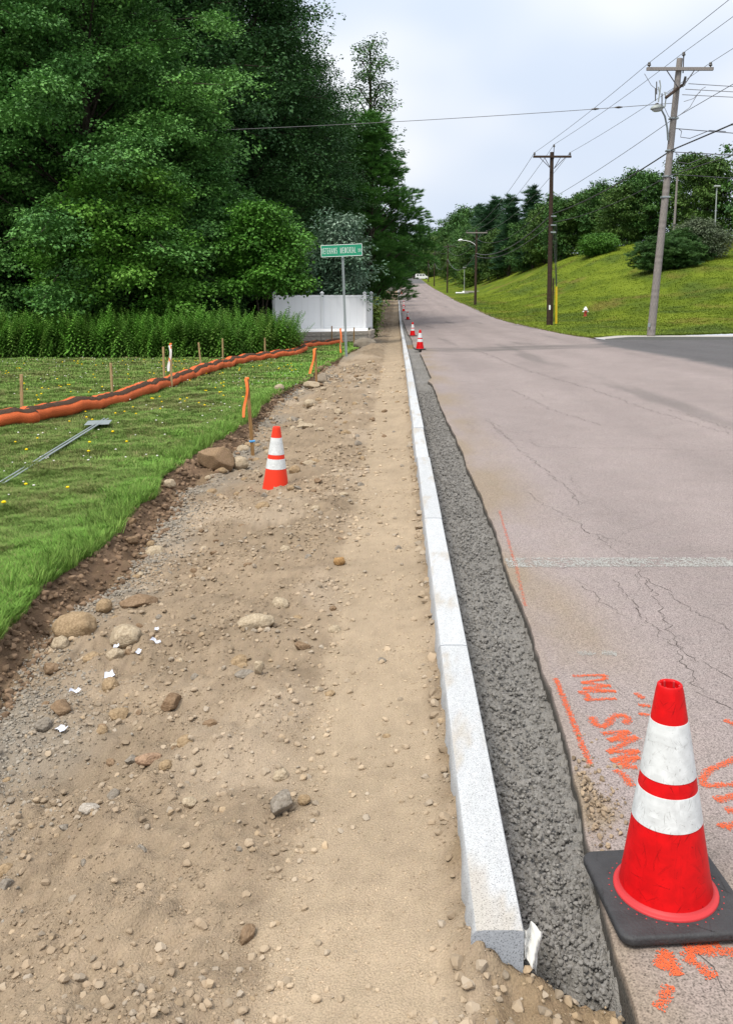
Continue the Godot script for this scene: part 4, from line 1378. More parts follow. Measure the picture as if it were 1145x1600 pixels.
# ------------------------------------------------------------------ trees
# a spray of broad leaves, about one metre across when scale is 1
func leaf_spray(n: int, leaf: float, reach: float, sd: int, thick := 0.25, narrow := 0.62) -> ArrayMesh:
	var r := RandomNumberGenerator.new()
	r.seed = sd
	var b := MB.new()
	for k in n:
		var a := r.randf() * TAU
		var d := reach * sqrt(r.randf())
		var p := Vector3(cos(a) * d, r.randf_range(-thick, thick) * reach - 0.25 * d * d / reach, sin(a) * d)
		var dir := Vector3(cos(a + r.randf_range(-1.1, 1.1)), r.randf_range(-0.75, 0.2), sin(a + r.randf_range(-1.1, 1.1))).normalized()
		var up := (Vector3.UP + Vector3(r.randf_range(-0.6, 0.6), 0, r.randf_range(-0.6, 0.6))).normalized()
		var side := dir.cross(up).normalized()
		up = side.cross(dir).normalized()
		var l := leaf * r.randf_range(0.7, 1.2)
		var w := l * narrow * 0.5
		var i0 := b.vert(p)
		b.vert(p + dir * l * 0.45 + side * w + up * w * 0.35)
		b.vert(p + dir * l)
		b.vert(p + dir * l * 0.45 - side * w + up * w * 0.35)
		var i1 := b.vert(p)
		var i2 := b.vert(p + dir * l)
		if (b.v[i0 + 2] - b.v[i0]).cross(b.v[i0 + 1] - b.v[i0]).dot(up) > 0.0:
			b.tri(i0, i0 + 1, i0 + 2); b.tri(i1, i2, i0 + 3)
		else:
			b.tri(i0, i0 + 2, i0 + 1); b.tri(i1, i0 + 3, i2)
	return b.mesh()

# a brush of needles pointing along +z
func needle_brush(n: int, l: float, w: float, sd: int) -> ArrayMesh:
	var r := RandomNumberGenerator.new()
	r.seed = sd
	var b := MB.new()
	for k in n:
		var base := Vector3(r.randf_range(-0.06, 0.06), r.randf_range(-0.04, 0.06), r.randf_range(-0.35, 0.35)) * l * 1.6
		var d := Vector3(r.randfn() * 0.75, absf(r.randfn()) * 0.5 - 0.1, 1.0 + r.randf_range(-0.5, 0.3)).normalized()
		var side := d.cross(Vector3(r.randfn(), r.randfn(), r.randfn())).normalized() * w
		b.flat_tri(base - side, base + d * l * r.randf_range(0.7, 1.2), base + side, Color.WHITE, Vector3.UP)
	return b.mesh()

# boughs: [start, end, thickness]; a tree is a trunk with limbs (one mesh) and a crown of sprays
func grow(called: String, label: String, o: Dictionary) -> Node3D:
	var r := RandomNumberGenerator.new()
	r.seed = o.seed
	var t := thing(called, label, o.get("category", "tree"), Vector3.ZERO, 0.0, o.get("group", ""))
	var h: float = o.h
	var R: float = o.r
	var b := MB.new()
	var lean := Vector3(r.randf_range(-0.03, 0.03), 0, r.randf_range(-0.03, 0.03)) * h
	var spine := func(k: float) -> Vector3: return Vector3(lean.x * k * k, h * k, lean.z * k * k)
	var stems: int = o.get("stems", 1)
	var tw: float = o.get("trunk", h * 0.018)
	if stems == 1:
		tube(b, [Vector3(0, -0.3, 0), spine.call(0.04), spine.call(0.3), spine.call(0.6), spine.call(0.96)], [tw * 1.4, tw, tw * 0.85, tw * 0.55, tw * 0.1], 8, false)
	else:
		for k in stems:
			var a := TAU * k / stems + r.randf()
			var out := Vector3(cos(a), 0, sin(a)) * R * 0.45 * r.randf_range(0.4, 1.0)
			tube(b, [Vector3(cos(a), -1.0, sin(a)) * 0.08, out * 0.25 + Vector3(0, h * 0.3, 0), out * 0.7 + Vector3(0, h * 0.62, 0), out + Vector3(0, h * 0.9, 0)], [tw, tw * 0.75, tw * 0.5, tw * 0.15], 6, false)
	var where := []
	var tint := []
	var base: Color = o.color
	var tip: Color = o.get("tip", base * 1.5)
	var nb: int = o.boughs
	var low: float = o.get("low", 0.15)
	var conifer: bool = o.get("conifer", false)
	var prof: Array = o.profile                              # radius share against height share
	var pads: int = o.get("pads", 4)
	var per: int = o.get("per", 14)
	var pad_r: float = o.get("pad", 0.9)
	var bias: float = o.get("bias", 0.0)                     # fewer boughs at the back
	for k in nb:
		var f := low + (1.0 - low) * (k + 0.5) / nb
		var az := k * 2.39996 + r.randf_range(-0.4, 0.4)
		if sin(az) < -0.3 and r.randf() < bias: continue
		var L := R * along(prof, f) * r.randf_range(0.72, 1.12)
		var rise := lerpf(o.get("rise0", 0.05), o.get("rise1", 0.9), smoothstep(0.2, 1.0, f))
		var out := Vector3(cos(az), 0, sin(az))
		var p0: Vector3 = spine.call(maxf(0.02, f - 0.10 * (1.0 - f) - rise * L / h * 0.6))
		var p1: Vector3 = spine.call(f) + out * L * 0.55 + Vector3(0, L * 0.12, 0)
		var p2: Vector3 = spine.call(f) + out * L + Vector3(0, L * rise * 0.35 - L * o.get("droop", 0.08), 0)
		if stems == 1 or k % 3 == 0: tube(b, [p0, p1, p2], [tw * lerpf(0.32, 0.12, f), tw * 0.14, tw * 0.03], 5, false)
		var n := maxi(2, int(round(pads * (0.45 + 0.75 * L / R))))
		var mood := r.randf_range(-1.0, 1.0)
		for q in n:
			var s := lerpf(0.38, 1.0, (q + r.randf()) / n)
			var c: Vector3 = p1.lerp(p2, (s - 0.55) / 0.45) if s > 0.55 else p0.lerp(p1, s / 0.55)
			c += Vector3(r.randfn(), r.randfn() * 0.4, r.randfn()) * pad_r * 0.45
			var pr := pad_r * r.randf_range(0.65, 1.25) * (0.7 + 0.3 * s)
			var m2 := mood * 0.5 + r.randf_range(-0.6, 0.6)
			for e in per:
				var a := r.randf() * TAU
				var d := sqrt(r.randf()) * pr
				var at := c + Vector3(cos(a) * d, (r.randf_range(-0.35, 0.45) - 0.45 * (d / pr) * (d / pr)) * pr * o.get("flat", 0.6), sin(a) * d)
				var sc: float = o.get("spray", 1.0) * r.randf_range(0.75, 1.25)
				var bs: Basis
				if conifer:
					var dir := (out * 0.8 + Vector3(cos(a), r.randf_range(0.0, 0.7), sin(a)) * 0.7).normalized()
					bs = Basis.looking_at(-dir, Vector3.UP)
				else:
					bs = Basis.from_euler(Vector3(r.randf_range(-0.5, 0.5), r.randf() * TAU, r.randf_range(-0.5, 0.5)))
				where.append(Transform3D(bs.scaled(Vector3(sc, sc, sc)), at))
				var w := clampf(0.36 + 0.42 * m2 + 0.25 * r.randf_range(-1, 1), 0.0, 1.0)
				var col := base.lerp(tip, w) * r.randf_range(0.82, 1.18)
				tint.append(col)
	part("trunk", b.mesh(), o.get("bark", M.bark), t)
	scatter("crown", o.leaf, o.get("leafmat", M.leaf), where, tint, t, "", "stuff")
	return t

func put(t: Node3D, x: float, z: float, turn := 0.0, s := 1.0, up := 0.0) -> Node3D:
	t.position = on(x, z, up)
	t.rotation.y = turn
	t.scale = Vector3(s, s, s)
	return t

func build_trees() -> void:
	var maple := leaf_spray(20, 0.115, 0.42, 601, 0.25, 0.8)
	var maple_big := leaf_spray(16, 0.19, 0.62, 602, 0.3, 0.75)
	var narrow := leaf_spray(14, 0.16, 0.40, 603, 0.4, 0.45)
	var needles := needle_brush(34, 0.20, 0.008, 604)
	var far_leaf := leaf_spray(12, 0.42, 0.95, 605, 0.35, 0.8)
	var far_needles := needle_brush(20, 0.95, 0.055, 606)
	var cone := [Vector2(0, 0.5), Vector2(0.12, 0.95), Vector2(0.25, 1.0), Vector2(0.5, 0.82), Vector2(0.75, 0.55), Vector2(0.92, 0.28), Vector2(1, 0.08)]
	var dome := [Vector2(0, 0.35), Vector2(0.2, 0.75), Vector2(0.45, 1.0), Vector2(0.7, 0.92), Vector2(0.88, 0.6), Vector2(1, 0.2)]
	var bush := [Vector2(0, 0.75), Vector2(0.3, 1.0), Vector2(0.6, 0.95), Vector2(0.85, 0.6), Vector2(1, 0.2)]
	var spire := [Vector2(0, 0.7), Vector2(0.2, 1.0), Vector2(0.6, 0.6), Vector2(0.9, 0.22), Vector2(1, 0.05)]
	var white_pine := [Vector2(0, 0.35), Vector2(0.15, 0.5), Vector2(0.34, 1.0), Vector2(0.55, 0.78), Vector2(0.9, 0.25), Vector2(1, 0.05)]
	var G := Color(0.060, 0.158, 0.040)
	var D := Color(0.034, 0.092, 0.030)
	var edge := "trees at the edge of the wood along the lawn"
	# --- front of the wood
	put(grow("maple_tree", "big spreading green maple filling the upper corner above the weeds", {"seed": 1, "h": 15.5, "r": 7.6, "boughs": 96, "pads": 6, "per": 22, "pad": 0.9, "flat": 0.7, "profile": cone, "color": G, "tip": Color(0.145, 0.325, 0.065), "leaf": maple, "low": 0.08, "group": edge}), -10.4, 34.5, 0.0)
	put(grow("maple_tree", "bright light green young maple standing in front of the big maple", {"seed": 2, "h": 6.2, "r": 2.7, "boughs": 46, "pads": 4, "per": 20, "pad": 0.65, "flat": 0.75, "profile": bush, "color": Color(0.06, 0.17, 0.02), "tip": Color(0.16, 0.34, 0.05), "leaf": maple, "low": 0.12, "group": edge, "rise0": 0.3}), -8.3, 31.0, 1.0)
	put(grow("maple_tree", "green maple whose lower boughs hang over the end of the weeds", {"seed": 3, "h": 9.4, "r": 3.7, "boughs": 56, "pads": 5, "per": 20, "pad": 0.75, "flat": 0.7, "profile": cone, "color": G, "tip": Color(0.14, 0.315, 0.065), "leaf": maple, "low": 0.3, "group": edge}), -7.3, 35.0, 0.4)
	put(grow("maple_tree", "tall green maple cut by the top and side of the view", {"seed": 4, "h": 18.0, "r": 6.5, "boughs": 84, "pads": 6, "per": 20, "pad": 0.9, "flat": 0.7, "profile": dome, "color": G, "tip": Color(0.14, 0.315, 0.065), "leaf": maple, "low": 0.05, "group": edge}), -15.6, 36.0, 2.0)
	put(grow("young_tree", "small spindly green tree with bare lower stem by the white fence", {"seed": 5, "h": 4.9, "r": 1.5, "boughs": 34, "pads": 4, "per": 11, "pad": 0.5, "profile": bush, "color": Color(0.05, 0.15, 0.02), "tip": Color(0.10, 0.25, 0.03), "leaf": maple, "low": 0.44, "trunk": 0.05, "stems": 3, "group": edge}), -3.75, 32.4, 0.0)
	# --- the dark wood behind, nearest row first
	var dark := grow("dark_tree", "tall dark green tree rising behind the big maple", {"seed": 6, "h": 24.0, "r": 6.5, "boughs": 90, "pads": 5, "per": 12, "pad": 1.4, "profile": dome, "color": D, "tip": Color(0.058, 0.148, 0.034), "leaf": maple_big, "low": 0.06, "group": "tall trees of the dark wood"})
	put(dark, -10.6, 47.0, 0.0)
	var spots := [
		[-7.6, 53.0, 1.0, 0.9, "tall dark tree whose edge meets the sky, behind the street sign"], [-14.0, 46.0, 2.0, 1.0, "tall dark tree just behind the top of the big maple"],
		[-17.0, 44.0, 3.0, 1.0, "tall dark tree behind the maple cut by the view"], [-22.0, 42.0, 4.0, 0.9, "dark tree at the outermost side of the wood"],
		[-8.5, 54.0, 5.0, 1.05, "dark tree in the second row of the wood"], [-14.5, 56.0, 0.7, 1.1, "dark tree deep in the wood behind the second row"],
		[-20.5, 54.0, 1.7, 1.1, "dark tree deep in the wood at its outer side"], [-4.3, 58.0, 3.6, 0.7, "dark tree stepping down towards the loose tall tree"], [-6.2, 63.0, 2.7, 0.85, "dark tree deep in the wood towards the road"],
		[-28.0, 52.0, 0.2, 1.0, "dark tree past the outermost one in the wood"], [-5.0, 80.0, 2.2, 0.8, "dark roadside tree beyond the first pine"],
	]
	for s in spots:
		var c := copy_of(dark, s[4])
		put(c, s[0], s[1], s[2], s[3])
	# undergrowth closes the wood below
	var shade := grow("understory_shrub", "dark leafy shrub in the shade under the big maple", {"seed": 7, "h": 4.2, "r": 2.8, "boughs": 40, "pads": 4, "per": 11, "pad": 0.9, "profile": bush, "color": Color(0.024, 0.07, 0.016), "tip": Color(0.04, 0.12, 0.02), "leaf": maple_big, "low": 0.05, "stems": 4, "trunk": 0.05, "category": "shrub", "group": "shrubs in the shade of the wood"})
	put(shade, -7.0, 39.0)
	var k := 0
	for s in [[-11.5, 40.0, 1.0, "under the big maple's trunk"], [-16.0, 39.5, 1.1, "behind the maple cut by the view"], [-20.5, 39.0, 1.2, "past the outer end of the weeds"], [-3.9, 41.5, 1.0, "right behind the start of the white fence"], [-25.0, 43.0, 1.3, "farthest out along the lawn"], [-4.2, 46.0, 0.8, "deepest, behind the fence and bare twigs"], [-9.5, 44.0, 1.2, "deep behind the young light green maple"], [-14.0, 34.0, 0.8, "just behind the middle of the weeds"], [-17.5, 34.5, 0.9, "just behind the outer part of the weeds"]]:
		k += 1
		put(copy_of(shade, "dark leafy shrub low in the wood, %s" % s[3]), s[0], s[1], k * 1.3, s[2])
	# --- beside the road
	put(grow("poplar_tree", "loose tall tree with a thin crown against the sky above the street sign", {"seed": 8, "h": 21.2, "r": 2.5, "boughs": 30, "pads": 3, "per": 6, "pad": 0.6, "profile": dome, "color": Color(0.05, 0.12, 0.035), "tip": Color(0.10, 0.2, 0.06), "leaf": maple_big, "low": 0.45, "rise0": 0.4}), 0.3, 70.5, 0.6)
	var pine := grow("pine_tree", "feathery green pine leaning its boughs over the dirt strip", {"seed": 9, "h": 14.2, "r": 4.4, "boughs": 84, "pads": 6, "per": 20, "pad": 0.7, "profile": white_pine, "color": Color(0.045, 0.135, 0.026), "tip": Color(0.10, 0.25, 0.04), "leaf": needles, "conifer": true, "low": 0.14, "rise0": 0.15, "rise1": 0.6, "flat": 0.8, "spray": 1.35, "group": "pines along the dirt strip"})
	put(pine, 0.2, 66.0, 0.0, 1.05)
	put(copy_of(pine, "second pine, with a bough reaching out over the kerb"), -0.8, 88.0, 2.2, 1.0)
	put(copy_of(pine, "third pine, half hidden behind the first two"), -2.2, 74.0, 4.0, 1.1)
	put(copy_of(pine, "smaller distant pine beside the dirt strip before the digger"), -2.0, 116.0, 1.2, 0.95)
	put(grow("grey_shrub", "silvery blue green shrub leaning over the white fence", {"seed": 10, "h": 5.1, "r": 1.15, "boughs": 34, "pads": 4, "per": 8, "pad": 0.5, "profile": dome, "color": Color(0.075, 0.155, 0.09), "tip": Color(0.24, 0.33, 0.25), "leaf": narrow, "low": 0.3, "stems": 4, "trunk": 0.04, "rise0": 0.4, "category": "shrub"}), -1.15, 38.3)
	# bare twigs beside it
	var tw := thing("bare_shrub", "leafless grey twigs standing beside the silvery shrub", "shrub", on(-2.0, 38.6))
	for q in 11:
		var a := q * 0.9
		var l := rr(2.6, 4.3)
		part("stem", tube_mesh([Vector3.ZERO, Vector3(cos(a) * 0.15, l * 0.45, sin(a) * 0.15), Vector3(cos(a) * 0.28 + rr(-0.2, 0.2), l * 0.75, 0.2 * sin(a)), Vector3(cos(a) * 0.5 + rr(-0.3, 0.3), l, 0.3 * sin(a))], [0.022, 0.016, 0.010, 0.004], 5), M.pole_grey, tw)
	# --- the long treeline down the road and round the hill
	var oak := grow("broadleaf_tree", "rounded green broadleaf tree at the top of the hill, nearest the view's edge", {"seed": 11, "h": 15.0, "r": 5.6, "boughs": 46, "pads": 4, "per": 9, "pad": 1.5, "profile": dome, "color": Color(0.042, 0.112, 0.028), "tip": Color(0.09, 0.19, 0.04), "leaf": far_leaf, "low": 0.06, "flat": 0.8})
	var elm := grow("broadleaf_tree", "darker round broadleaf tree in the hilltop row", {"seed": 12, "h": 14.0, "r": 6.2, "boughs": 46, "pads": 4, "per": 9, "pad": 1.6, "profile": bush, "color": Color(0.052, 0.112, 0.024), "tip": Color(0.11, 0.19, 0.038), "leaf": far_leaf, "low": 0.05, "flat": 0.8})
	var fir := grow("tall_pine_tree", "tall dark pine with ragged layers in the hilltop row", {"seed": 13, "h": 18.0, "r": 4.4, "boughs": 60, "pads": 4, "per": 6, "pad": 1.0, "profile": spire, "color": Color(0.022, 0.068, 0.028), "tip": Color(0.04, 0.105, 0.04), "leaf": far_needles, "conifer": true, "low": 0.1, "flat": 0.3, "rise0": 0.1})
	var row := "trees of the far wood behind the hill"
	for p in [oak, elm, fir]: tag(p, "", "", row)
	put(oak, 50.5, 112.0, 0.0, 1.08)
	put(elm, 47.0, 126.0, 1.0, 0.8)
	put(fir, 62.0, 132.0, 0.3, 0.95)
	var protos := [oak, elm, fir]
	# kind, x, zf, scale
	var row_spots := [
		[0, 55.0, 122.0, 1.1], [2, 59.0, 118.0, 1.05], [0, 43.5, 140.0, 0.95], [1, 50.0, 140.0, 1.1], [1, 39.5, 141.0, 0.9], [0, 39.0, 152.0, 0.98], [1, 36.5, 156.0, 0.98], [0, 33.5, 157.0, 0.9],
		[0, 45.0, 153.0, 1.1], [1, 41.0, 165.0, 1.05], [1, 33.0, 168.0, 0.98], [2, 31.5, 172.0, 0.82], [0, 30.5, 176.0, 0.88], [2, 33.5, 185.0, 1.05], [2, 29.5, 188.0, 0.98], [0, 37.0, 180.0, 1.1],
		[2, 31.5, 200.0, 1.12], [1, 28.5, 197.0, 0.92], [2, 28.0, 208.0, 1.1], [0, 30.0, 222.0, 1.1], [2, 29.5, 235.0, 1.2], [1, 27.5, 226.0, 1.0], [2, 33.0, 232.0, 1.25], [0, 29.0, 252.0, 1.1],
		[0, 30.0, 268.0, 1.2], [1, 28.0, 262.0, 0.95], [2, 33.0, 270.0, 1.35], [0, 31.5, 292.0, 1.25], [1, 30.5, 312.0, 1.25], [0, 32.5, 335.0, 1.45], [1, 33.0, 360.0, 1.35], [0, 38.0, 350.0, 1.55],
		[0, 30.0, 425.0, 1.35], [1, 36.0, 415.0, 1.4], [0, 22.0, 440.0, 1.3], [1, 14.0, 445.0, 1.25], [0, 6.0, 450.0, 1.3], [2, 26.5, 455.0, 1.45], [2, 18.0, 460.0, 1.4], [1, 42.0, 400.0, 1.4], [0, -4.0, 440.0, 1.4],
	]
	var said_before := {}
	var kinds := [["rounded green tree", "dense green tree", "leafy mid green tree"], ["olive green tree", "bushy yellowish green tree", "low spreading olive tree"], ["ragged dark pine", "tall layered pine", "dark blue green pine"]]
	k = 0
	for s in row_spots:
		var z: float = s[2]
		var place := "on the hilltop behind the grey street lamp pole" if z < 150.0 else ("on the hilltop behind the yellow guy guard" if z < 180.0 else ("behind the brown crossarm pole" if z < 240.0 else ("by the distant lamp pole" if z < 400.0 else "closing the far end of the road")))
		var said := "%s %s" % [kinds[s[0]][k % 3], place]
		said_before[said] = said_before.get(said, -1) + 1
		var c := copy_of(protos[s[0]], said + ["", ", the one farther back", ", farthest back of three"][mini(2, said_before[said])], row)
		put(c, s[1], z, k * 1.1, s[3] * (0.74 if z > 120.0 and z < 182.0 and s[1] < 50.0 else (0.82 if z < 330.0 else 1.0)))
		k += 1
	# the far side of the dirt strip
	var strip_places := ["beside the second pine", "beyond the smaller distant pine", "the first fir of the row", "behind the first fir of the row", "abreast of the fourth pole", "the second fir, before the digger", "past the orange digger", "past the last kerb stones", "set back behind the second pine", "set back behind the first pine", "in the back row of the wood", "deep at the back of the wood", "outermost at the back of the wood", "set back behind the first fir", "nearest the end of the road"]
	k = 0
	for s in [[0, -2.6, 98.0, 0.85], [0, -1.6, 130.0, 0.95], [2, 0.0, 150.0, 0.95], [1, -0.6, 170.0, 0.95], [0, 0.6, 205.0, 1.0], [2, 2.2, 235.0, 1.1], [1, 1.5, 285.0, 1.1], [0, 4.5, 330.0, 1.2], [1, -3.0, 110.0, 1.0], [0, -6.0, 75.0, 1.2], [1, -12.0, 68.0, 1.3], [0, -20.0, 66.0, 1.3], [1, -30.0, 62.0, 1.2], [0, -3.5, 160.0, 1.1], [1, 4.5, 385.0, 1.25]]:
		k += 1
		put(copy_of(protos[s[0]], "dark green tree along the far dirt strip, %s" % strip_places[k - 1], "trees along the far dirt strip"), s[1], s[2], k * 0.9, s[3])
	# shrubs on the hill
	var yew := grow("hill_shrub", "broad dark green thicket behind the grey street lamp pole", {"seed": 14, "h": 3.6, "r": 2.9, "boughs": 60, "pads": 4, "per": 10, "pad": 0.7, "profile": bush, "color": Color(0.032, 0.085, 0.02), "tip": Color(0.065, 0.14, 0.03), "leaf": far_needles, "spray": 0.45, "low": 0.03, "stems": 4, "trunk": 0.05, "category": "shrub", "rise0": 0.5})
	put(yew, 30.6, 96.0, 0.0, 0.9)
	put(copy_of(yew, "dark green thicket joined to the broad one on its uphill side"), 34.4, 98.5, 2.0, 0.95)
	put(copy_of(yew, "dark green thicket at the low front end of the hill shrubs"), 32.4, 95.0, 4.0, 0.8)
	put(grow("hill_shrub", "greyish olive shrub rising above the dark thicket", {"seed": 15, "h": 4.0, "r": 3.0, "boughs": 50, "pads": 4, "per": 10, "pad": 0.8, "profile": bush, "color": Color(0.085, 0.115, 0.065), "tip": Color(0.15, 0.185, 0.11), "leaf": narrow, "spray": 1.6, "low": 0.1, "stems": 4, "trunk": 0.05, "category": "shrub", "rise0": 0.5}), 36.4, 99.5)
	put(grow("hill_shrub", "small rounded bright green bush alone on the hilltop", {"seed": 16, "h": 2.5, "r": 2.2, "boughs": 40, "pads": 4, "per": 11, "pad": 0.6, "profile": bush, "color": Color(0.05, 0.14, 0.02), "tip": Color(0.10, 0.23, 0.025), "leaf": maple_big, "low": 0.02, "stems": 4, "trunk": 0.04, "category": "shrub", "rise0": 0.4}), 33.0, 130.0, 0.0, 1.05)
	put(grow("hill_shrub", "yellowish green bush at the foot of the far treeline", {"seed": 17, "h": 4.0, "r": 2.6, "boughs": 30, "pads": 3, "per": 9, "pad": 0.9, "profile": bush, "color": Color(0.08, 0.15, 0.02), "tip": Color(0.13, 0.22, 0.03), "leaf": far_leaf, "spray": 0.7, "low": 0.04, "stems": 3, "trunk": 0.06, "category": "shrub"}), 24.0, 212.0)
	# grasses by the dirt strip beyond the fence
	put(grow("roadside_shrub", "yellow green weeds hanging over the strip beyond the fence", {"seed": 18, "h": 1.5, "r": 0.6, "boughs": 26, "pads": 3, "per": 9, "pad": 0.35, "profile": bush, "color": Color(0.07, 0.13, 0.02), "tip": Color(0.16, 0.2, 0.03), "leaf": narrow, "low": 0.02, "stems": 4, "trunk": 0.02, "category": "shrub"}), -0.25, 45.0)

# ------------------------------------------------------------------ traffic cones
func make_cone(label: String, red: Material, detail: bool) -> Node3D:
	var t := thing("traffic_cone", label, "traffic cone", Vector3.ZERO, 0.0, "orange traffic cones along the works")
	var segs := 48 if detail else 18
	var at := func(y: float) -> float: return lerpf(0.141, 0.039, (y - 0.045) / 0.66)
	# base plate with rounded corners, standing on four feet
	var b := MB.new()
	var ring := []
	for k in 4:
		for q in 7:
			var a := PI / 2.0 * k + PI / 2.0 * q / 6.0
			var cx: float = [1, -1, -1, 1][k] * 0.168
			var cz: float = [1, 1, -1, -1][k] * 0.168
			ring.append(Vector2(cx + cos(a) * 0.04, cz + sin(a) * 0.04))
	var n := ring.size()
	var levels := [[0.92, 0.010], [0.985, 0.012], [1.0, 0.018], [1.0, 0.030], [0.985, 0.037], [0.94, 0.040], [0.0, 0.042]]
	for l in levels:
		for p in ring: b.vert(Vector3(p.x * l[0], l[1], p.y * l[0]))
	for l in levels.size() - 1:
		for k in n:
			var a := l * n + k
			var e := l * n + (k + 1) % n
			b.quad(a, e, e + n, a + n)
	for k in 4:
		bevel_box(b, Transform3D(Basis(), Vector3([1, -1, -1, 1][k] * 0.13, 0.006, [1, 1, -1, -1][k] * 0.13)), Vector3(0.06, 0.011, 0.06), 0.003)
	part("base", b.mesh(), M.rubber, t)
	# body: bell foot, tapered shell, rolled rim and the hollow top
	part("body", lathe_mesh([Vector2(0.145, 0.043), Vector2(0.141, 0.05), Vector2(0.1395, 0.06), Vector2(at.call(0.12), 0.12), Vector2(at.call(0.3), 0.3), Vector2(at.call(0.5), 0.5), Vector2(at.call(0.69), 0.69), Vector2(0.0385, 0.7), Vector2(0.037, 0.708), Vector2(0.034, 0.711), Vector2(0.030, 0.709), Vector2(0.0275, 0.702), Vector2(0.028, 0.66), Vector2(0.001, 0.62)], segs), red, t)
	for w in [[0.43, 0.60, "upper_band"], [0.285, 0.385, "lower_band"]]:
		part(w[2], lathe_mesh([Vector2(at.call(w[0]) - 0.001, w[0] - 0.001), Vector2(at.call(w[0]) + 0.0016, w[0]), Vector2(at.call(w[1]) + 0.0016, w[1]), Vector2(at.call(w[1]) - 0.001, w[1] + 0.001)], segs), M.band, t)
	if detail:
		part("flange", lathe_mesh([Vector2(0.158, 0.040), Vector2(0.158, 0.0445), Vector2(0.155, 0.0475), Vector2(0.149, 0.0485), Vector2(0.144, 0.052), Vector2(0.140, 0.058)], segs), M.red_pink, t)
		var dots := MB.new()
		for k in 36:
			var a := TAU * k / 36.0
			lathe_dot(dots, Vector3(cos(a) * 0.171, 0.041, sin(a) * 0.171), 0.0025)
		part("rivet", dots.mesh(), M.red_pink, t).set_meta("kind", "stuff")
		# notches that key the cones together when stacked
		for k in 6:
			var a := TAU * k / 6.0 + 0.3
			part("notch", box_mesh(Vector3(0.010, 0.022, 0.007), 0.002), M.red_pink, t, Vector3(cos(a) * 0.0298, 0.698, sin(a) * 0.0298)).rotation.y = -a
	return t

func lathe_dot(b: MB, at: Vector3, r: float) -> void:
	var c := b.vert(at + Vector3(0, r * 0.7, 0))
	for k in 6: b.vert(at + Vector3(cos(TAU * k / 6.0) * r, 0, sin(TAU * k / 6.0) * r))
	for k in 6:
		b.tri(c, c + 1 + k, c + 1 + (k + 1) % 6)

func build_cones() -> void:
	var big := make_cone("large red traffic cone on a black base beside the trench, nearest the camera", M.red, true)
	big.position = Vector3(0.935, road_y(0.935, 2.6) + 0.003, -2.6)
	big.rotation.y = 0.06
	big.rotation.z = 0.02
	var o := make_cone("orange cone with scuffed bands standing in the dirt by the lawn", M.orange_red, false)
	o.position = on(-0.93, 9.0, -0.105)
	o.rotation = Vector3(0.02, 0.6, -0.02)
	var far := [
		[1.93, 32.4, "first of the row of cones up the road, at the bend in the cut edge"], [2.36, 46.0, "second cone of the row, on the asphalt corner"], [3.5, 76.5, "third cone of the row up the road"],
		[3.9, 95.0, "small distant cone, fourth of the row, close to the trench"], [4.45, 108.0, "small distant cone just past the fourth of the row"], [7.6, 196.0, "tiny distant cone where the strip reaches the digger"],
		[8.1, 212.0, "tiny distant cone right behind the one by the digger"], [9.4, 250.0, "tiny distant cone on the upper slope of the road"], [10.2, 275.0, "tiny distant cone near the top of the kerb line"], [11.6, 320.0, "farthest cone, where the road changes colour"],
	]
	var first := make_cone(far[0][2], M.red, false)
	for k in far.size():
		var c := first if k == 0 else copy_of(first, far[k][2])
		c.position = Vector3(far[k][0], road_y(far[k][0], far[k][1]) + 0.004, -far[k][1])
		c.rotation.y = k * 0.3

# ------------------------------------------------------------------ stakes, ribbons, silt socks
func make_stake(label: String, x: float, z: float, h: float, m: Material, tilt := Vector2.ZERO, group := "wooden stakes holding the orange sock") -> Node3D:
	var t := thing("wooden_stake", label, "stake", on(x, z), 0.0, group)
	t.rotation = Vector3(tilt.y, rr(-0.3, 0.3), tilt.x)
	part("shaft", box_mesh(Vector3(0.042, h + 0.15, 0.036), 0.003, Vector3(0, h / 2.0 - 0.075, 0)), m, t)
	return t

func ribbon(t: Node3D, m: Material, y0: float, l: float, dx: float, w := 0.035) -> void:
	var b := MB.new()
	var n := 9
	for k in n:
		var s := float(k) / (n - 1)
		var c := Vector3(dx * s + 0.02 * sin(s * 5.0) - 0.02, y0 - l * s, 0.025 + 0.02 * sin(s * 7.0))
		var a := 0.5 * sin(s * 4.0)
		b.vert(c + Vector3(-cos(a), 0, -sin(a)) * w * 0.5)
		b.vert(c + Vector3(cos(a), 0, sin(a)) * w * 0.5)
	for k in n - 1: b.quad(k * 2, k * 2 + 1, k * 2 + 3, k * 2 + 2)
	part("ribbon", b.mesh(), m, t)
	part("ribbon_knot", box_mesh(Vector3(0.05, 0.03, 0.045), 0.008, Vector3(0, y0, 0)), m, t)

func sock_path(list: Array, z0: float, z1: float) -> Array:
	return list

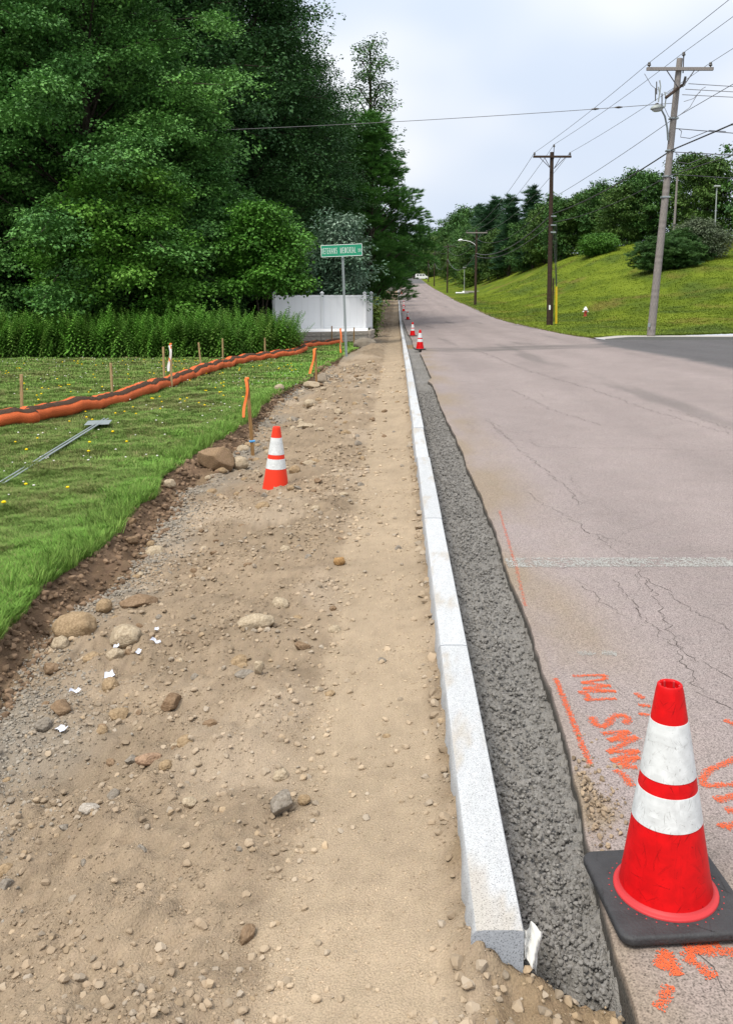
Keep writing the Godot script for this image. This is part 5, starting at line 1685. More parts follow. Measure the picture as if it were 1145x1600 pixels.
func make_sock(label: String, pts: Array, sd: int) -> void:
	var t := thing("silt_sock", label, "silt sock", Vector3.ZERO, 0.0, "orange mesh silt socks across the lawn")
	var c := Curve3D.new()
	for k in pts.size():
		var p: Vector2 = pts[k]                                # (zf, x)
		var d: Vector2 = (pts[mini(k + 1, pts.size() - 1)] - pts[maxi(k - 1, 0)]) * 0.18
		c.add_point(Vector3(p.y, 0, -p.x), Vector3(-d.y, 0, d.x), Vector3(d.y, 0, -d.x))
	var l := c.get_baked_length()
	var n := int(l / 0.07)
	var b := MB.new()
	var s := MB.new()
	var sides := 20
	for k in n + 1:
		var at := c.sample_baked(l * k / n)
		var ah := c.sample_baked(minf(l, l * k / n + 0.05)) - c.sample_baked(maxf(0.0, l * k / n - 0.05))
		var f := Vector3(ah.x, 0, ah.z).normalized()
		var side := f.cross(Vector3.UP)
		var g := lawn_y(at.x, -at.z)
		var wob := nz.edge.get_noise_2d(l * k / n * 7.0, sd * 11.0)
		var fat := 0.155 + 0.014 * wob + 0.012 * nz.edge.get_noise_2d(l * k / n * 30.0, sd * 5.0)
		if k == 0 or k == n: fat *= 0.4
		elif k == 1 or k == n - 1: fat *= 0.85
		var squash := 0.82
		for q in sides:
			var a := TAU * q / sides
			var w := 1.0 + 0.035 * nz.fine.get_noise_2d(k * 0.9, q * 1.4)
			b.vert(Vector3(at.x, g - 0.02 + fat * squash, at.z) + side * cos(a) * fat * 1.08 * w + Vector3.UP * sin(a) * fat * squash * w)
		for q in 5:
			var a := PI / 2.0 + (q - 2) * 0.17 + 0.06 * wob - 0.5
			s.vert(Vector3(at.x, g - 0.02 + fat * squash, at.z) + side * cos(a) * (fat * 1.08 + 0.014) + Vector3.UP * sin(a) * (fat * squash + 0.014 - (0.02 if q == 0 or q == 4 else 0.0)))
	for k in n:
		for q in sides:
			var a := k * sides + q
			var e := k * sides + (q + 1) % sides
			b.quad(a, e, e + sides, a + sides)
		if k > 0 and k < n - 1:
			for q in 4:
				var a := k * 5 + q
				s.quad(a, a + 1, a + 6, a + 5)
	part("mesh_sleeve", b.mesh(), M.sock, t)
	part("mulch_filling", s.mesh(), M.mulch, t)

func build_stakes_and_socks() -> void:
	make_sock("orange silt sock end disappearing at the lawn's outer edge, overlapping the long one", [Vector2(11.4, -6.6), Vector2(12.2, -5.75), Vector2(12.95, -5.12), Vector2(13.3, -4.95)], 1)
	make_sock("long orange silt sock with dark mulch along its top, winding across the lawn", [Vector2(13.1, -5.12), Vector2(14.13, -4.74), Vector2(15.85, -4.33), Vector2(18.65, -4.1), Vector2(22.27, -3.8), Vector2(25.2, -3.3), Vector2(26.6, -2.75), Vector2(27.9, -2.3), Vector2(29.6, -2.12), Vector2(30.6, -2.3)], 2)
	make_sock("short orange silt sock along the foot of the timber wall", [Vector2(30.9, -2.5), Vector2(32.2, -2.1), Vector2(33.4, -1.5), Vector2(34.2, -0.95)], 3)
	make_stake("pale wooden stake behind the overlap of two orange socks", -5.33, 13.75, 0.68, M.stake, Vector2(-0.03, 0))
	make_stake("thin wooden stake behind the long orange sock, second from the overlap", -4.93, 17.3, 0.6, M.stake, Vector2(0.02, 0))
	make_stake("thin wooden stake just left of the stake with the pink white ribbon", -4.62, 20.4, 0.72, M.stake)
	var s := make_stake("tall stake with a pink and white ribbon in front of the orange sock", -3.97, 18.2, 0.92, M.stake)
	ribbon(s, M.ribbon_white, 0.9, 0.52, -0.02, 0.05)
	ribbon(s, M.ribbon, 0.93, 0.35, 0.005, 0.02)
	make_stake("wooden stake leaning before the weeds right of the ribboned stake", -4.42, 23.9, 0.62, M.stake, Vector2(0.08, 0))
	make_stake("wooden stake against the weeds with a pale scrap at its foot", -4.15, 25.9, 0.62, M.stake)
	make_stake("wooden stake against the end of the weed band", -3.1, 27.4, 0.58, M.stake)
	var surv := "survey stakes along the new path"
	s = make_stake("leaning survey stake with a long orange ribbon and a blue tie near the boulder", -1.44, 11.2, 0.97, M.stake_dark, Vector2(0.06, 0.02), surv)
	ribbon(s, M.ribbon, 0.97, 0.48, -0.045)
	part("pink_mark", box_mesh(Vector3(0.037, 0.09, 0.033), 0.003, Vector3(0, 0.24, 0)), M.spray, s)
	part("blue_tie", box_mesh(Vector3(0.075, 0.028, 0.05), 0.008, Vector3(0.005, 0.17, 0)), M.ribbon_blue, s)
	s = make_stake("survey stake with an orange ribbon among pale stones", -1.06, 19.0, 0.82, M.stake_dark, Vector2(0.03, 0), surv)
	ribbon(s, M.ribbon, 0.82, 0.52, -0.09, 0.05)
	part("pink_mark", box_mesh(Vector3(0.037, 0.12, 0.033), 0.003, Vector3(0, 0.07, 0)), M.spray, s)
	s = make_stake("thin orange-topped stake left of the street sign post", -0.8, 28.3, 0.82, M.stake, Vector2(0.02, 0), surv)
	ribbon(s, M.ribbon, 0.8, 0.75, 0.02, 0.05)
	make_stake("dark thin stake right of the street sign post", -0.48, 34.0, 0.66, M.stake_dark, Vector2(-0.02, 0), surv)
	s = make_stake("thin stake with an orange mark before the timber wall", -1.35, 35.0, 0.66, M.stake_dark, Vector2(0.0, 0), surv)
	part("orange_mark", box_mesh(Vector3(0.038, 0.5, 0.034), 0.003, Vector3(0, 0.4, 0)), M.spray, s)

# ------------------------------------------------------------------ fence, timber wall, street sign
func build_fence_and_sign() -> void:
	var f := thing("vinyl_fence", "white vinyl privacy fence section with capped posts under the silvery shrub", "fence")
	var y0 := 0.40
	var pts := [Vector2(-3.72, 36.3), Vector2(-1.82, 37.0), Vector2(-0.08, 37.6), Vector2(0.2, 38.9)]
	for k in 4:
		var p: Vector2 = pts[k]
		var h := 1.48
		var post := part("post", box_mesh(Vector3(0.13, h + 0.5, 0.13), 0.01), M.vinyl, f, Vector3(p.x, y0 + h / 2.0 - 0.25, -p.y))
		var cap := MB.new()
		bevel_box(cap, Transform3D(), Vector3(0.17, 0.035, 0.17), 0.008)
		var e := Vector3(0, 0.09, 0)
		for q in 4:
			var a := Vector3([1, -1, -1, 1][q], 0.017 / 0.08, [1, 1, -1, -1][q]) * 0.08
			var c := Vector3([1, -1, -1, 1][(q + 1) % 4], 0.017 / 0.08, [1, 1, -1, -1][(q + 1) % 4]) * 0.08
			cap.flat_tri(a, c, e, Color.WHITE, (a + c) / 2.0 + Vector3(0, 0.05, 0))
		part("post_cap", cap.mesh(), M.vinyl, post, Vector3(0, h / 2.0 + 0.27, 0))
	for k in 3:
		var a: Vector2 = pts[k]
		var e: Vector2 = pts[k + 1]
		var d := e - a
		var l := d.length() - 0.13
		var mid := (a + e) / 2.0
		var ang := atan2(d.y, d.x)
		var holder := Basis(Vector3.UP, ang)
		var nbo := maxi(3, int(round(l / 0.29)))
		for q in nbo:
			var o := (float(q) + 0.5) / nbo - 0.5
			var b := part("board", box_mesh(Vector3(l / nbo - 0.002, 1.26, 0.035), 0.002), M.vinyl, f, Vector3(mid.x, y0 + 0.70, -mid.y) + holder * Vector3(o * l, 0, 0))
			b.basis = holder
		for r in [[1.37, 0.1], [0.09, 0.1]]:
			var b := part("rail", box_mesh(Vector3(l, r[1], 0.055), 0.008), M.vinyl, f, Vector3(mid.x, y0 + r[0], -mid.y))
			b.basis = holder
	# weathered timber wall that carries the fence's bank
	var w := thing("timber_wall", "low weathered grey timber retaining wall below the white fence", "retaining wall")
	var tp := [Vector2(-3.6, 33.9), Vector2(0.0, 36.0)]
	for r in 3:
		var d: Vector2 = tp[1] - tp[0]
		for q in 2:
			var b := part("timber", box_mesh(Vector3(d.length() / 2.0 - 0.01, 0.165, 0.16), 0.012), M.timber, w, Vector3(lerpf(tp[0].x, tp[1].x, 0.25 + 0.5 * q), -0.02 + 0.17 * r, -lerpf(tp[0].y, tp[1].y, 0.25 + 0.5 * q) - 0.015 * (r % 2)))
			b.rotation.y = atan2(d.y, d.x)
	for r in 3:
		var b := part("return_timber", box_mesh(Vector3(0.16, 0.165, 1.9), 0.012), M.timber, w, Vector3(0.12 + 0.03 * r, -0.02 + 0.17 * r, -36.95))
		b.rotation.y = -0.1
	var bank := MB.new()
	for p in [Vector3(-3.7, 0.4, -34.1), Vector3(-3.9, 0.55, -40.0), Vector3(0.1, 0.5, -40.0), Vector3(0.05, 0.4, -36.15)]: bank.vert(p)
	bank.quad(0, 1, 2, 3)
	structure("fence_bank", bank.mesh(), M.dirt, "soil filled level behind the low timber wall")
	# street sign
	var s := thing("street_sign", "green street name sign on a grey steel post beside the dirt strip", "street sign", on(-0.62, 27.6, 0.0))
	s.rotation = Vector3(0, -0.16, 0.035)
	var post := MB.new()
	for q in [[-0.028, 0.018], [0.0, 0.03], [0.028, 0.018]]:
		bevel_box(post, Transform3D(Basis(), Vector3(q[0], 1.45, 0.0 if q[0] != 0.0 else -0.018)), Vector3(q[1], 3.5, 0.014), 0.003)
	part("post", post.mesh(), M.galv, s)
	var plate := part("plate", box_mesh(Vector3(1.28, 0.36, 0.006), 0.002), M.sign_green, s, Vector3(-0.02, 3.24, 0.03))
	part("bracket", box_mesh(Vector3(0.06, 0.12, 0.03), 0.005), M.galv, s, Vector3(0, 3.06, 0.014))
	var rim := MB.new()
	for q in [[0, 0.172, 1.272, 0.014], [0, -0.172, 1.272, 0.014], [-0.632, 0, 0.012, 0.33], [0.632, 0, 0.012, 0.33]]:
		bevel_box(rim, Transform3D(Basis(), Vector3(q[0], q[1], 0.004)), Vector3(q[2], q[3], 0.004), 0.001)
	part("border", rim.mesh(), M.white, plate)
	for w2 in [["VETERANS", -0.375, 0.0, 0.175, 0.475], ["MEMORIAL", 0.2, 0.0, 0.175, 0.475], ["DR", 0.555, -0.02, 0.10, 0.085]]:
		var tm := TextMesh.new()
		var sans := SystemFont.new()
		sans.font_names = PackedStringArray(["Droid Sans"])
		var fnt := FontVariation.new()
		fnt.base_font = sans
		fnt.spacing_glyph = 12
		tm.font = fnt
		tm.text = w2[0]
		tm.font_size = 64
		tm.pixel_size = 0.005
		tm.depth = 0.003
		var o := part("lettering", tm, M.white, plate, Vector3(w2[1], w2[2], 0.006))
		var box := tm.get_aabb()
		o.scale = Vector3(w2[4] / box.size.x, w2[3] / box.size.y, 1.0)
		o.position -= Vector3(box.get_center().x * o.scale.x, box.get_center().y * o.scale.y, 0)
	# the sign that lies in the grass
	var g := thing("fallen_sign", "grey steel sign post lying in the grass with its plate at the far end", "sign", Vector3(-3.75, lawn_y(-3.75, 11.0) + 0.055, -11.0))
	g.rotation.y = 0.045
	var lying := MB.new()
	for q in [[-0.028, 0.018, 0.0], [0.0, 0.03, -0.015], [0.028, 0.018, 0.0]]:
		bevel_box(lying, Transform3D(Basis(), Vector3(q[0], q[2], 0)), Vector3(q[1], 0.012, 4.3), 0.003)
	part("post", lying.mesh(), M.galv, g).rotation.x = 0.012
	part("plate", box_mesh(Vector3(0.34, 0.005, 0.36), 0.001), M.galv, g, Vector3(-0.02, 0.02, -1.75)).rotation = Vector3(0.03, 0.1, 0.02)

# ------------------------------------------------------------------ poles and wires
func wire(label: String, a: Vector3, e: Vector3, sag: float, r: float, m: Material, called := "power_line", group := "overhead wires along the road") -> void:
	var pts := []
	var n := 22
	for k in n + 1:
		var t := float(k) / n
		pts.append(a.lerp(e, t) - Vector3(0, sag * 4.0 * t * (1.0 - t), 0))
	tag(part(called, tube_mesh(pts, [r], 5), m), label, "wire", group)

func insulator(t: Node3D, at: Vector3, s := 1.0) -> void:
	part("insulator", lathe_mesh([Vector2(0.001, 0), Vector2(0.03 * s, 0), Vector2(0.03 * s, 0.05 * s), Vector2(0.075 * s, 0.07 * s), Vector2(0.08 * s, 0.1 * s), Vector2(0.045 * s, 0.12 * s), Vector2(0.065 * s, 0.15 * s), Vector2(0.05 * s, 0.2 * s), Vector2(0.001, 0.215 * s)], 10), M.insulator, t, at)

func make_pole(label: String, base: Vector3, top: Vector3, r0: float, r1: float, m: Material, group := "utility poles along the road") -> Node3D:
	var t := thing("utility_pole", label, "utility pole", base, 0.0, group)
	var d := top - base
	part("pole", tube_mesh([Vector3(0, -0.5, 0), d * 0.02, d * 0.33, d * 0.66, d], [r0 * 1.02, r0, lerpf(r0, r1, 0.33), lerpf(r0, r1, 0.66), r1], 14), m, t)
	return t

func crossarm(t: Node3D, at: Vector3, half: float, m: Material, braces := 1, turn := 0.0) -> void:
	var a := part("crossarm", box_mesh(Vector3(half * 2.0, 0.13, 0.11), 0.008), m, t, at)
	a.rotation.y = turn
	for s in [-1.0, 1.0]:
		for k in braces:
			part("brace", tube_mesh([at + Vector3(s * half * (0.42 + 0.25 * k), -0.06, 0.07), at + Vector3(s * 0.1, -0.75, 0.12)], [0.022], 6), M.cable, t)

func cobra_lamp(label: String, from: Vector3, head: Vector3, m: Material, arm: Material) -> void:
	var t := thing("street_lamp", label, "street lamp", from, 0.0, "street lamps on the utility poles")
	var d := head - from
	part("arm", tube_mesh([Vector3.ZERO, Vector3(d.x * 0.12, d.y * 0.42, d.z * 0.12), Vector3(d.x * 0.35, d.y * 0.78, d.z * 0.35), Vector3(d.x * 0.65, d.y * 0.97, d.z * 0.65), Vector3(d.x * 0.92, d.y * 1.0, d.z * 0.92)], [0.045, 0.04, 0.04, 0.036, 0.034], 8), arm, t)
	var b := MB.new()
	lathe(b, [Vector2(0.001, -0.02), Vector2(0.17, -0.015), Vector2(0.19, 0.02), Vector2(0.165, 0.09), Vector2(0.09, 0.15), Vector2(0.001, 0.17)], 18)
	var hd := part("lamp_head", b.mesh(), m, t, d)
	hd.scale = Vector3(1.55, 1, 1)
	hd.rotation.z = 0.12
	part("lens", lathe_mesh([Vector2(0.001, -0.13), Vector2(0.08, -0.12), Vector2(0.135, -0.07), Vector2(0.155, -0.015)], 18), M.lens, hd)
	part("photocell", lathe_mesh([Vector2(0.045, 0.15), Vector2(0.045, 0.22), Vector2(0.001, 0.235)], 10), M.insulator, hd)

func build_poles() -> void:
	# the grey pole on the pavement of the side street
	var b1 := Vector3(12.14, walk_y(12.14), -38.4)
	var t1 := Vector3(12.9, 11.5, -38.4)
	var ax := func(y: float) -> float: return lerpf(b1.x, t1.x, (y - b1.y) / (t1.y - b1.y))
	var p := make_pole("leaning weathered grey utility pole on the pavement of the side street", b1, t1, 0.17, 0.12, M.pole_grey)
	var loc := func(x: float, y: float, z := 0.0) -> Vector3: return Vector3(x, y, z) - Vector3(b1.x, b1.y, 0)
	crossarm(p, loc.call(ax.call(11.05) + 0.0, 11.05, 0.16), 1.37, M.pole_grey)
	var ends := [Vector3(11.6, 11.1, -38.24), Vector3(13.02, 11.6, -38.3), Vector3(14.12, 11.1, -38.24)]
	insulator(p, loc.call(ends[0].x, 11.11, 0.16)); insulator(p, loc.call(ends[2].x, 11.11, 0.16))
	part("top_pin", tube_mesh([loc.call(13.02, 10.9, 0.1), loc.call(13.02, 11.55, 0.1)], [0.025], 6), M.cable, p)
	insulator(p, loc.call(13.02, 11.53, 0.1))
	part("pole_tag", box_mesh(Vector3(0.1, 0.16, 0.02), 0.004), M.galv, p, loc.call(12.0, 0.55, 0.175))
	# the short arm with fuse cutouts and arresters, running away to the side
	var arm := part("equipment_arm", tube_mesh([loc.call(12.1, 9.75, 0.9), loc.call(12.85, 10.3, 0.1), loc.call(13.35, 10.65, -0.9)], [0.06], 6), M.pole_brown, p)
	for q in [[11.85, 10.2, 0.8], [12.1, 9.75, 0.75], [11.75, 9.9, 1.0]]:
		var c := part("fuse_cutout", tube_mesh([loc.call(q[0], q[1] + 0.25, q[2]), loc.call(q[0] + 0.05, q[1], q[2]), loc.call(q[0] + 0.02, q[1] - 0.33, q[2])], [0.03, 0.022, 0.028], 8), M.lamp_grey, p)
		part("fuse_tube", tube_mesh([loc.call(q[0] - 0.12, q[1] + 0.2, q[2]), loc.call(q[0] - 0.1, q[1] - 0.3, q[2])], [0.022], 6), M.insulator, c)
	part("arrester", tube_mesh([loc.call(13.2, 10.5, -0.3), loc.call(13.27, 10.85, -0.3)], [0.07, 0.05], 8), M.insulator, p)
	for q in [[11.35, 10.8, 12.0, 10.25], [12.7, 10.6, 12.2, 10.1], [13.0, 9.7, 13.9, 10.3], [12.9, 9.2, 13.7, 10.1], [12.2, 9.5, 12.6, 9.1]]:
		part("jumper_wire", tube_mesh([loc.call(q[0], q[1], 0.4), loc.call(lerpf(q[0], q[2], 0.4), (q[1] + q[3]) / 2.0 - 0.2, 0.5), loc.call(lerpf(q[0], q[2], 0.8), q[3] - 0.1, 0.45), loc.call(q[2], q[3], 0.3)], [0.012], 5), M.wire, p)
	for y in [9.1, 7.8, 6.75, 5.9]:
		part("clamp", box_mesh(Vector3(0.34, 0.07, 0.32), 0.01), M.galv, p, loc.call(ax.call(y), y))
	cobra_lamp("grey street lamp on a curved arm high on the leaning grey pole", Vector3(12.52, 8.2, -38.3), Vector3(11.93, 9.42, -38.0), M.lamp_grey, M.galv)
	# the brown pole
	var b2 := on(11.75, 58.0)
	var t2 := Vector3(11.67, 10.75, -58.0)
	var p2 := make_pole("dark brown utility pole with a crossarm standing on the grass verge", b2, t2, 0.165, 0.115, M.pole_brown)
	crossarm(p2, Vector3(-0.08, 10.45 - b2.y, 0.15), 1.2, M.pole_brown, 2)
	for x in [10.55, 12.78]: insulator(p2, Vector3(x - b2.x, 10.51 - b2.y, 0.15))
	part("top_pin", tube_mesh([Vector3(0.02, 10.3 - b2.y, 0.12), Vector3(0.02, 11.1 - b2.y, 0.12)], [0.025], 6), M.cable, p2)
	insulator(p2, Vector3(0.02, 11.0 - b2.y, 0.12))
	part("pole_tag", box_mesh(Vector3(0.11, 0.3, 0.02), 0.004), M.white, p2, Vector3(-0.01, 1.15, 0.17))
	part("conduit", tube_mesh([Vector3(0.2, -0.3, 0.05), Vector3(0.2, 3.0, 0.05)], [0.05], 8), M.pole_brown, p2)
	for y in [6.9, 6.35, 5.9]:
		part("clamp", box_mesh(Vector3(0.34, 0.09, 0.34), 0.01), M.galv, p2, Vector3(0.1, y, 0))
	# guy wires with the yellow guard
	var gy := thing("guy_guard", "yellow plastic guard on the guy wires of the brown pole", "guy wire guard", on(12.75, 60.5))
	part("guard", tube_mesh([Vector3(0, -0.1, 0), Vector3(-0.1, 2.5, 0.25)], [0.075], 8), M.yellow, gy)
	for q in [0.0, 0.12, -0.1]:
		part("guy_wire", tube_mesh([Vector3(-0.1 + q * 0.1, 2.4, 0.25), Vector3(-0.75 + q, 6.3 + q * 2.0, 2.3)], [0.018], 5), M.wire, gy)
	# the poles further down the road
	var b3 := on(13.0, 108.0)
	var t3 := Vector3(13.05, 9.4, -108.0)
	var p3 := make_pole("brown pole with a street lamp arm beside the white pipes", b3, t3, 0.16, 0.11, M.pole_brown)
	crossarm(p3, Vector3(0.05, 9.1 - b3.y, 0.15), 1.25, M.pole_grey)
	insulator(p3, Vector3(-1.1, 9.16 - b3.y, 0.15)); insulator(p3, Vector3(1.2, 9.16 - b3.y, 0.15))
	cobra_lamp("pale street lamp reaching over the road from the third pole", Vector3(12.95, 7.6, -108.0), Vector3(11.1, 8.2, -107.7), M.white, M.white)
	var b4 := on(17.85, 200.0)
	var t4 := Vector3(17.9, 12.75, -200.0)
	var p4 := make_pole("distant brown pole, fourth along the road", b4, t4, 0.17, 0.12, M.pole_brown)
	crossarm(p4, Vector3(0.05, 12.3 - b4.y, 0.15), 1.5, M.pole_brown)
	var b5 := on(20.95, 280.0)
	var t5 := Vector3(20.95, 15.1, -280.0)
	var p5 := make_pole("distant thin brown pole, fifth along the road", b5, t5, 0.18, 0.13, M.pole_brown)
	crossarm(p5, Vector3(0, 14.5 - b5.y, 0.15), 1.5, M.pole_brown)
	var b6 := on(23.9, 350.0)
	make_pole("farthest pole, at the end of the road by the white van", b6, b6 + Vector3(0, 10.5, 0), 0.2, 0.14, M.pole_brown)
	# wires on the crossarms: behind the camera -> grey pole -> brown pole -> third -> fourth -> fifth
	var tops := [
		[Vector3(11.4, 11.5, 12), Vector3(12.9, 11.9, 12), Vector3(14.1, 11.5, 12)], [Vector3(11.6, 11.3, -38.24), Vector3(13.02, 11.72, -38.3), Vector3(14.12, 11.3, -38.24)],
		[Vector3(10.55, 10.7, -57.85), Vector3(11.77, 11.2, -57.88), Vector3(12.78, 10.7, -57.85)], [Vector3(11.9, 9.36, -107.85), Vector3(13.05, 9.5, -107.9), Vector3(14.2, 9.36, -107.85)],
		[Vector3(16.5, 12.45, -199.8), Vector3(17.9, 12.85, -199.9), Vector3(19.3, 12.45, -199.8)], [Vector3(19.5, 14.65, -279.8), Vector3(20.95, 15.2, -280), Vector3(22.4, 14.65, -279.8)],
	]
	var span := ["from beyond the view to the grey pole", "between the grey and the brown pole", "between the brown pole and the third pole", "between the third and fourth pole", "between the two distant poles"]
	var which := ["road-side upper wire", "middle upper wire", "hill-side upper wire"]
	for k in 5:
		for q in 3:
			wire("%s %s" % [which[q], span[k]], tops[k][q], tops[k + 1][q], [0.25, 0.12, 0.9, 0.9, 0.9][k], 0.011 if k < 2 else 0.014, M.wire)
	# neutral and the telephone cables lower down
	var low := [
		[Vector3(12.8, 9.6, 12), Vector3(ax.call(9.1), 9.1, -38.2), Vector3(11.75, 7.9, -57.8), 0.1, 0.013, "single lower wire"],
		[Vector3(13.4, 8.2, 12), Vector3(ax.call(7.8), 7.8, -38.2), Vector3(11.75, 6.9, -57.8), 0.25, 0.03, "thick telephone cable"],
		[Vector3(14.5, 7.3, 12), Vector3(ax.call(6.76), 6.76, -38.2), Vector3(11.85, 6.4, -57.8), 0.3, 0.018, "lowest telephone cable"],
	]
	for q in low:
		wire("%s coming in to the grey pole" % q[5], q[0], q[1], q[3], q[4], M.wire if q[4] < 0.015 else M.cable)
		wire("%s between the grey pole and the brown pole" % q[5], q[1], q[2], q[3], q[4], M.wire if q[4] < 0.015 else M.cable)
	var links := [[Vector3(11.75, 6.9, -57.8), b3 + Vector3(0, 6.1, 0.2), 1.0, 0.04], [Vector3(11.8, 6.4, -57.8), b3 + Vector3(0, 5.8, 0.2), 1.0, 0.03], [b3 + Vector3(0, 6.1, 0.2), b4 + Vector3(0, 7.4, 0.2), 2.2, 0.045], [b3 + Vector3(0, 7.6, 0.2), b4 + Vector3(0, 9.6, 0.2), 1.6, 0.025], [b4 + Vector3(0, 7.4, 0.2), b5 + Vector3(0, 7.2, 0.2), 2.2, 0.05], [b5 + Vector3(0, 7.2, 0.2), b6 + Vector3(0, 7.0, 0.2), 2.0, 0.05], [Vector3(11.8, 7.9, -57.8), b3 + Vector3(0, 7.8, 0.2), 1.4, 0.018]]
	var ll := ["upper telephone cable sagging between the brown and third pole", "lower telephone cable sagging between the brown and third pole", "telephone cable sagging between the third and fourth pole", "thin cable between the third and fourth pole", "telephone cable between the fourth and fifth pole", "telephone cable to the farthest pole", "thin wire above the telephone cables after the brown pole"]
	for k in links.size(): wire(ll[k], links[k][0], links[k][1], links[k][2], links[k][3], M.cable, "telephone_cable")
	# three tap wires leaving sideways, and loops of slack cable
	for k in 3:
		wire(["top", "middle", "bottom"][k] + " of three tap wires leaving the grey pole over the side street", Vector3(13.3 - 0.12 * k, 10.5 - 0.22 * k, -38.4), Vector3(40.0, 10.0 - 0.3 * k, -40.0 + k), 0.2, 0.015, M.wire)
	wire("slack service cable leaving the grey pole below the street lamp", Vector3(ax.call(8.7) + 0.1, 8.7, -38.4), Vector3(40.0, 7.4, -37.0), 0.3, 0.018, M.cable, "service_cable")
	wire("service cable over the treetops to the side of the grey pole", Vector3(ax.call(7.7) + 0.1, 7.75, -38.4), Vector3(40.0, 7.2, -39.0), 0.2, 0.018, M.cable, "service_cable")
	wire("low cable from the grey pole across the hillside trees", Vector3(ax.call(6.7) + 0.1, 6.85, -38.4), Vector3(40.0, 6.3, -42.0), 0.2, 0.014, M.cable, "service_cable")
	for q in [[Vector3(12.95, 8.65, -38.3), 0.75, "small"], [Vector3(12.85, 7.7, -38.3), 0.9, "wide"]]:
		var c: Vector3 = q[0]
		var w: float = q[1]
		tag(part("cable_loop", tube_mesh([c, c + Vector3(0.15, -0.1, 0) * w, c + Vector3(0.1, -0.42, 0) * w, c + Vector3(0.6, -0.5, 0.05) * w, c + Vector3(1.1, -0.3, 0) * w, c + Vector3(1.7, -0.06, 0) * w, c + Vector3(2.6, -0.12, 0) * w], [0.016], 5), M.cable), "%s loop of slack cable hanging beside the grey pole" % q[2], "wire", "overhead wires along the road")
	var sa := Vector3(ax.call(9.72) - 0.1, 9.72, -38.4)
	var se := Vector3(-7.5, 8.95, -40.4)
	wire("long span wire crossing above the road into the trees", sa, se, 0.1, 0.013, M.wire)
	for k in 2:
		var f: float = [0.108, 0.155][k]
		var at := sa.lerp(se, f) - Vector3(0, 0.4 * f * (1.0 - f), 0)
		tag(part("strain_insulator", tube_mesh([at - (se - sa) * 0.008, at, at + (se - sa) * 0.008], [0.02, 0.05, 0.02], 8), M.insulator), ["dark strain insulator nearer the pole on the wire crossing the road", "dark strain insulator farther from the pole on the crossing wire"][k], "insulator")
	# small poles on the hill
	for q in [[Vector3(40.5, 0, 106.0), 7.5, "slim lamp post on the hill behind the thicket"], [Vector3(30.0, 0, 198.0), 6.0, "slim pole at the foot of the far trees, nearer the brown pole"], [Vector3(21.6, 0, 200.0), 5.0, "slim lamp post at the foot of the far trees by the yellowish bush"]]:
		var at: Vector3 = q[0]
		var t := thing("lamp_post", q[2], "lamp post", on(at.x, at.z), 0.0, "slim posts on the hill")
		part("shaft", tube_mesh([Vector3(0, -0.4, 0), Vector3(0, q[1], 0)], [0.09, 0.07], 8), M.lamp_grey, t)
		part("lamp_head", box_mesh(Vector3(0.7, 0.22, 0.35), 0.05), M.lamp_grey, t, Vector3(0, q[1] + 0.05, 0.1))
	var bp := thing("utility_pole", "thin grey pole standing behind the leaning grey pole", "utility pole", on(35.0, 104.0), 0.0, "utility poles along the road")
	part("pole", tube_mesh([Vector3(0, -0.4, 0), Vector3(0.2, 9.2, 0)], [0.15, 0.11], 10), M.pole_grey, bp)

# ------------------------------------------------------------------ small things
func paper(label: String, x: float, z: float, w: float, l: float, turn: float, sd: int, up := 0.012) -> void:
	var r := RandomNumberGenerator.new()
	r.seed = sd
	var b := MB.new()
	var n := 6
	var fold := r.randf_range(-0.2, 0.2)
	for q in n:
		for k in n:
			var u := float(k) / (n - 1) - 0.5
			var v := float(q) / (n - 1) - 0.5
			var y := absf(u - fold) * w * r.randf_range(0.35, 0.6) + v * v * l * 0.5 + r.randf_range(-0.03, 0.03) * w
			b.vert(Vector3(u * w * (1.0 + 0.3 * v), y, v * l + 0.1 * w * sin(u * 9.0)))
	for q in n - 1:
		for k in n - 1:
			var a := q * n + k
			b.quad(a, a + 1, a + n + 1, a + n)
	var o := part("paper_scrap", b.mesh(), M.paper)
	o.scale = Vector3.ONE * 0.8
	o.position = on(x, z, up)
	o.rotation = Vector3(0.25, turn, r.randf_range(-0.3, 0.3))
	tag(o, label, "paper scrap", "white paper scraps on the dirt")

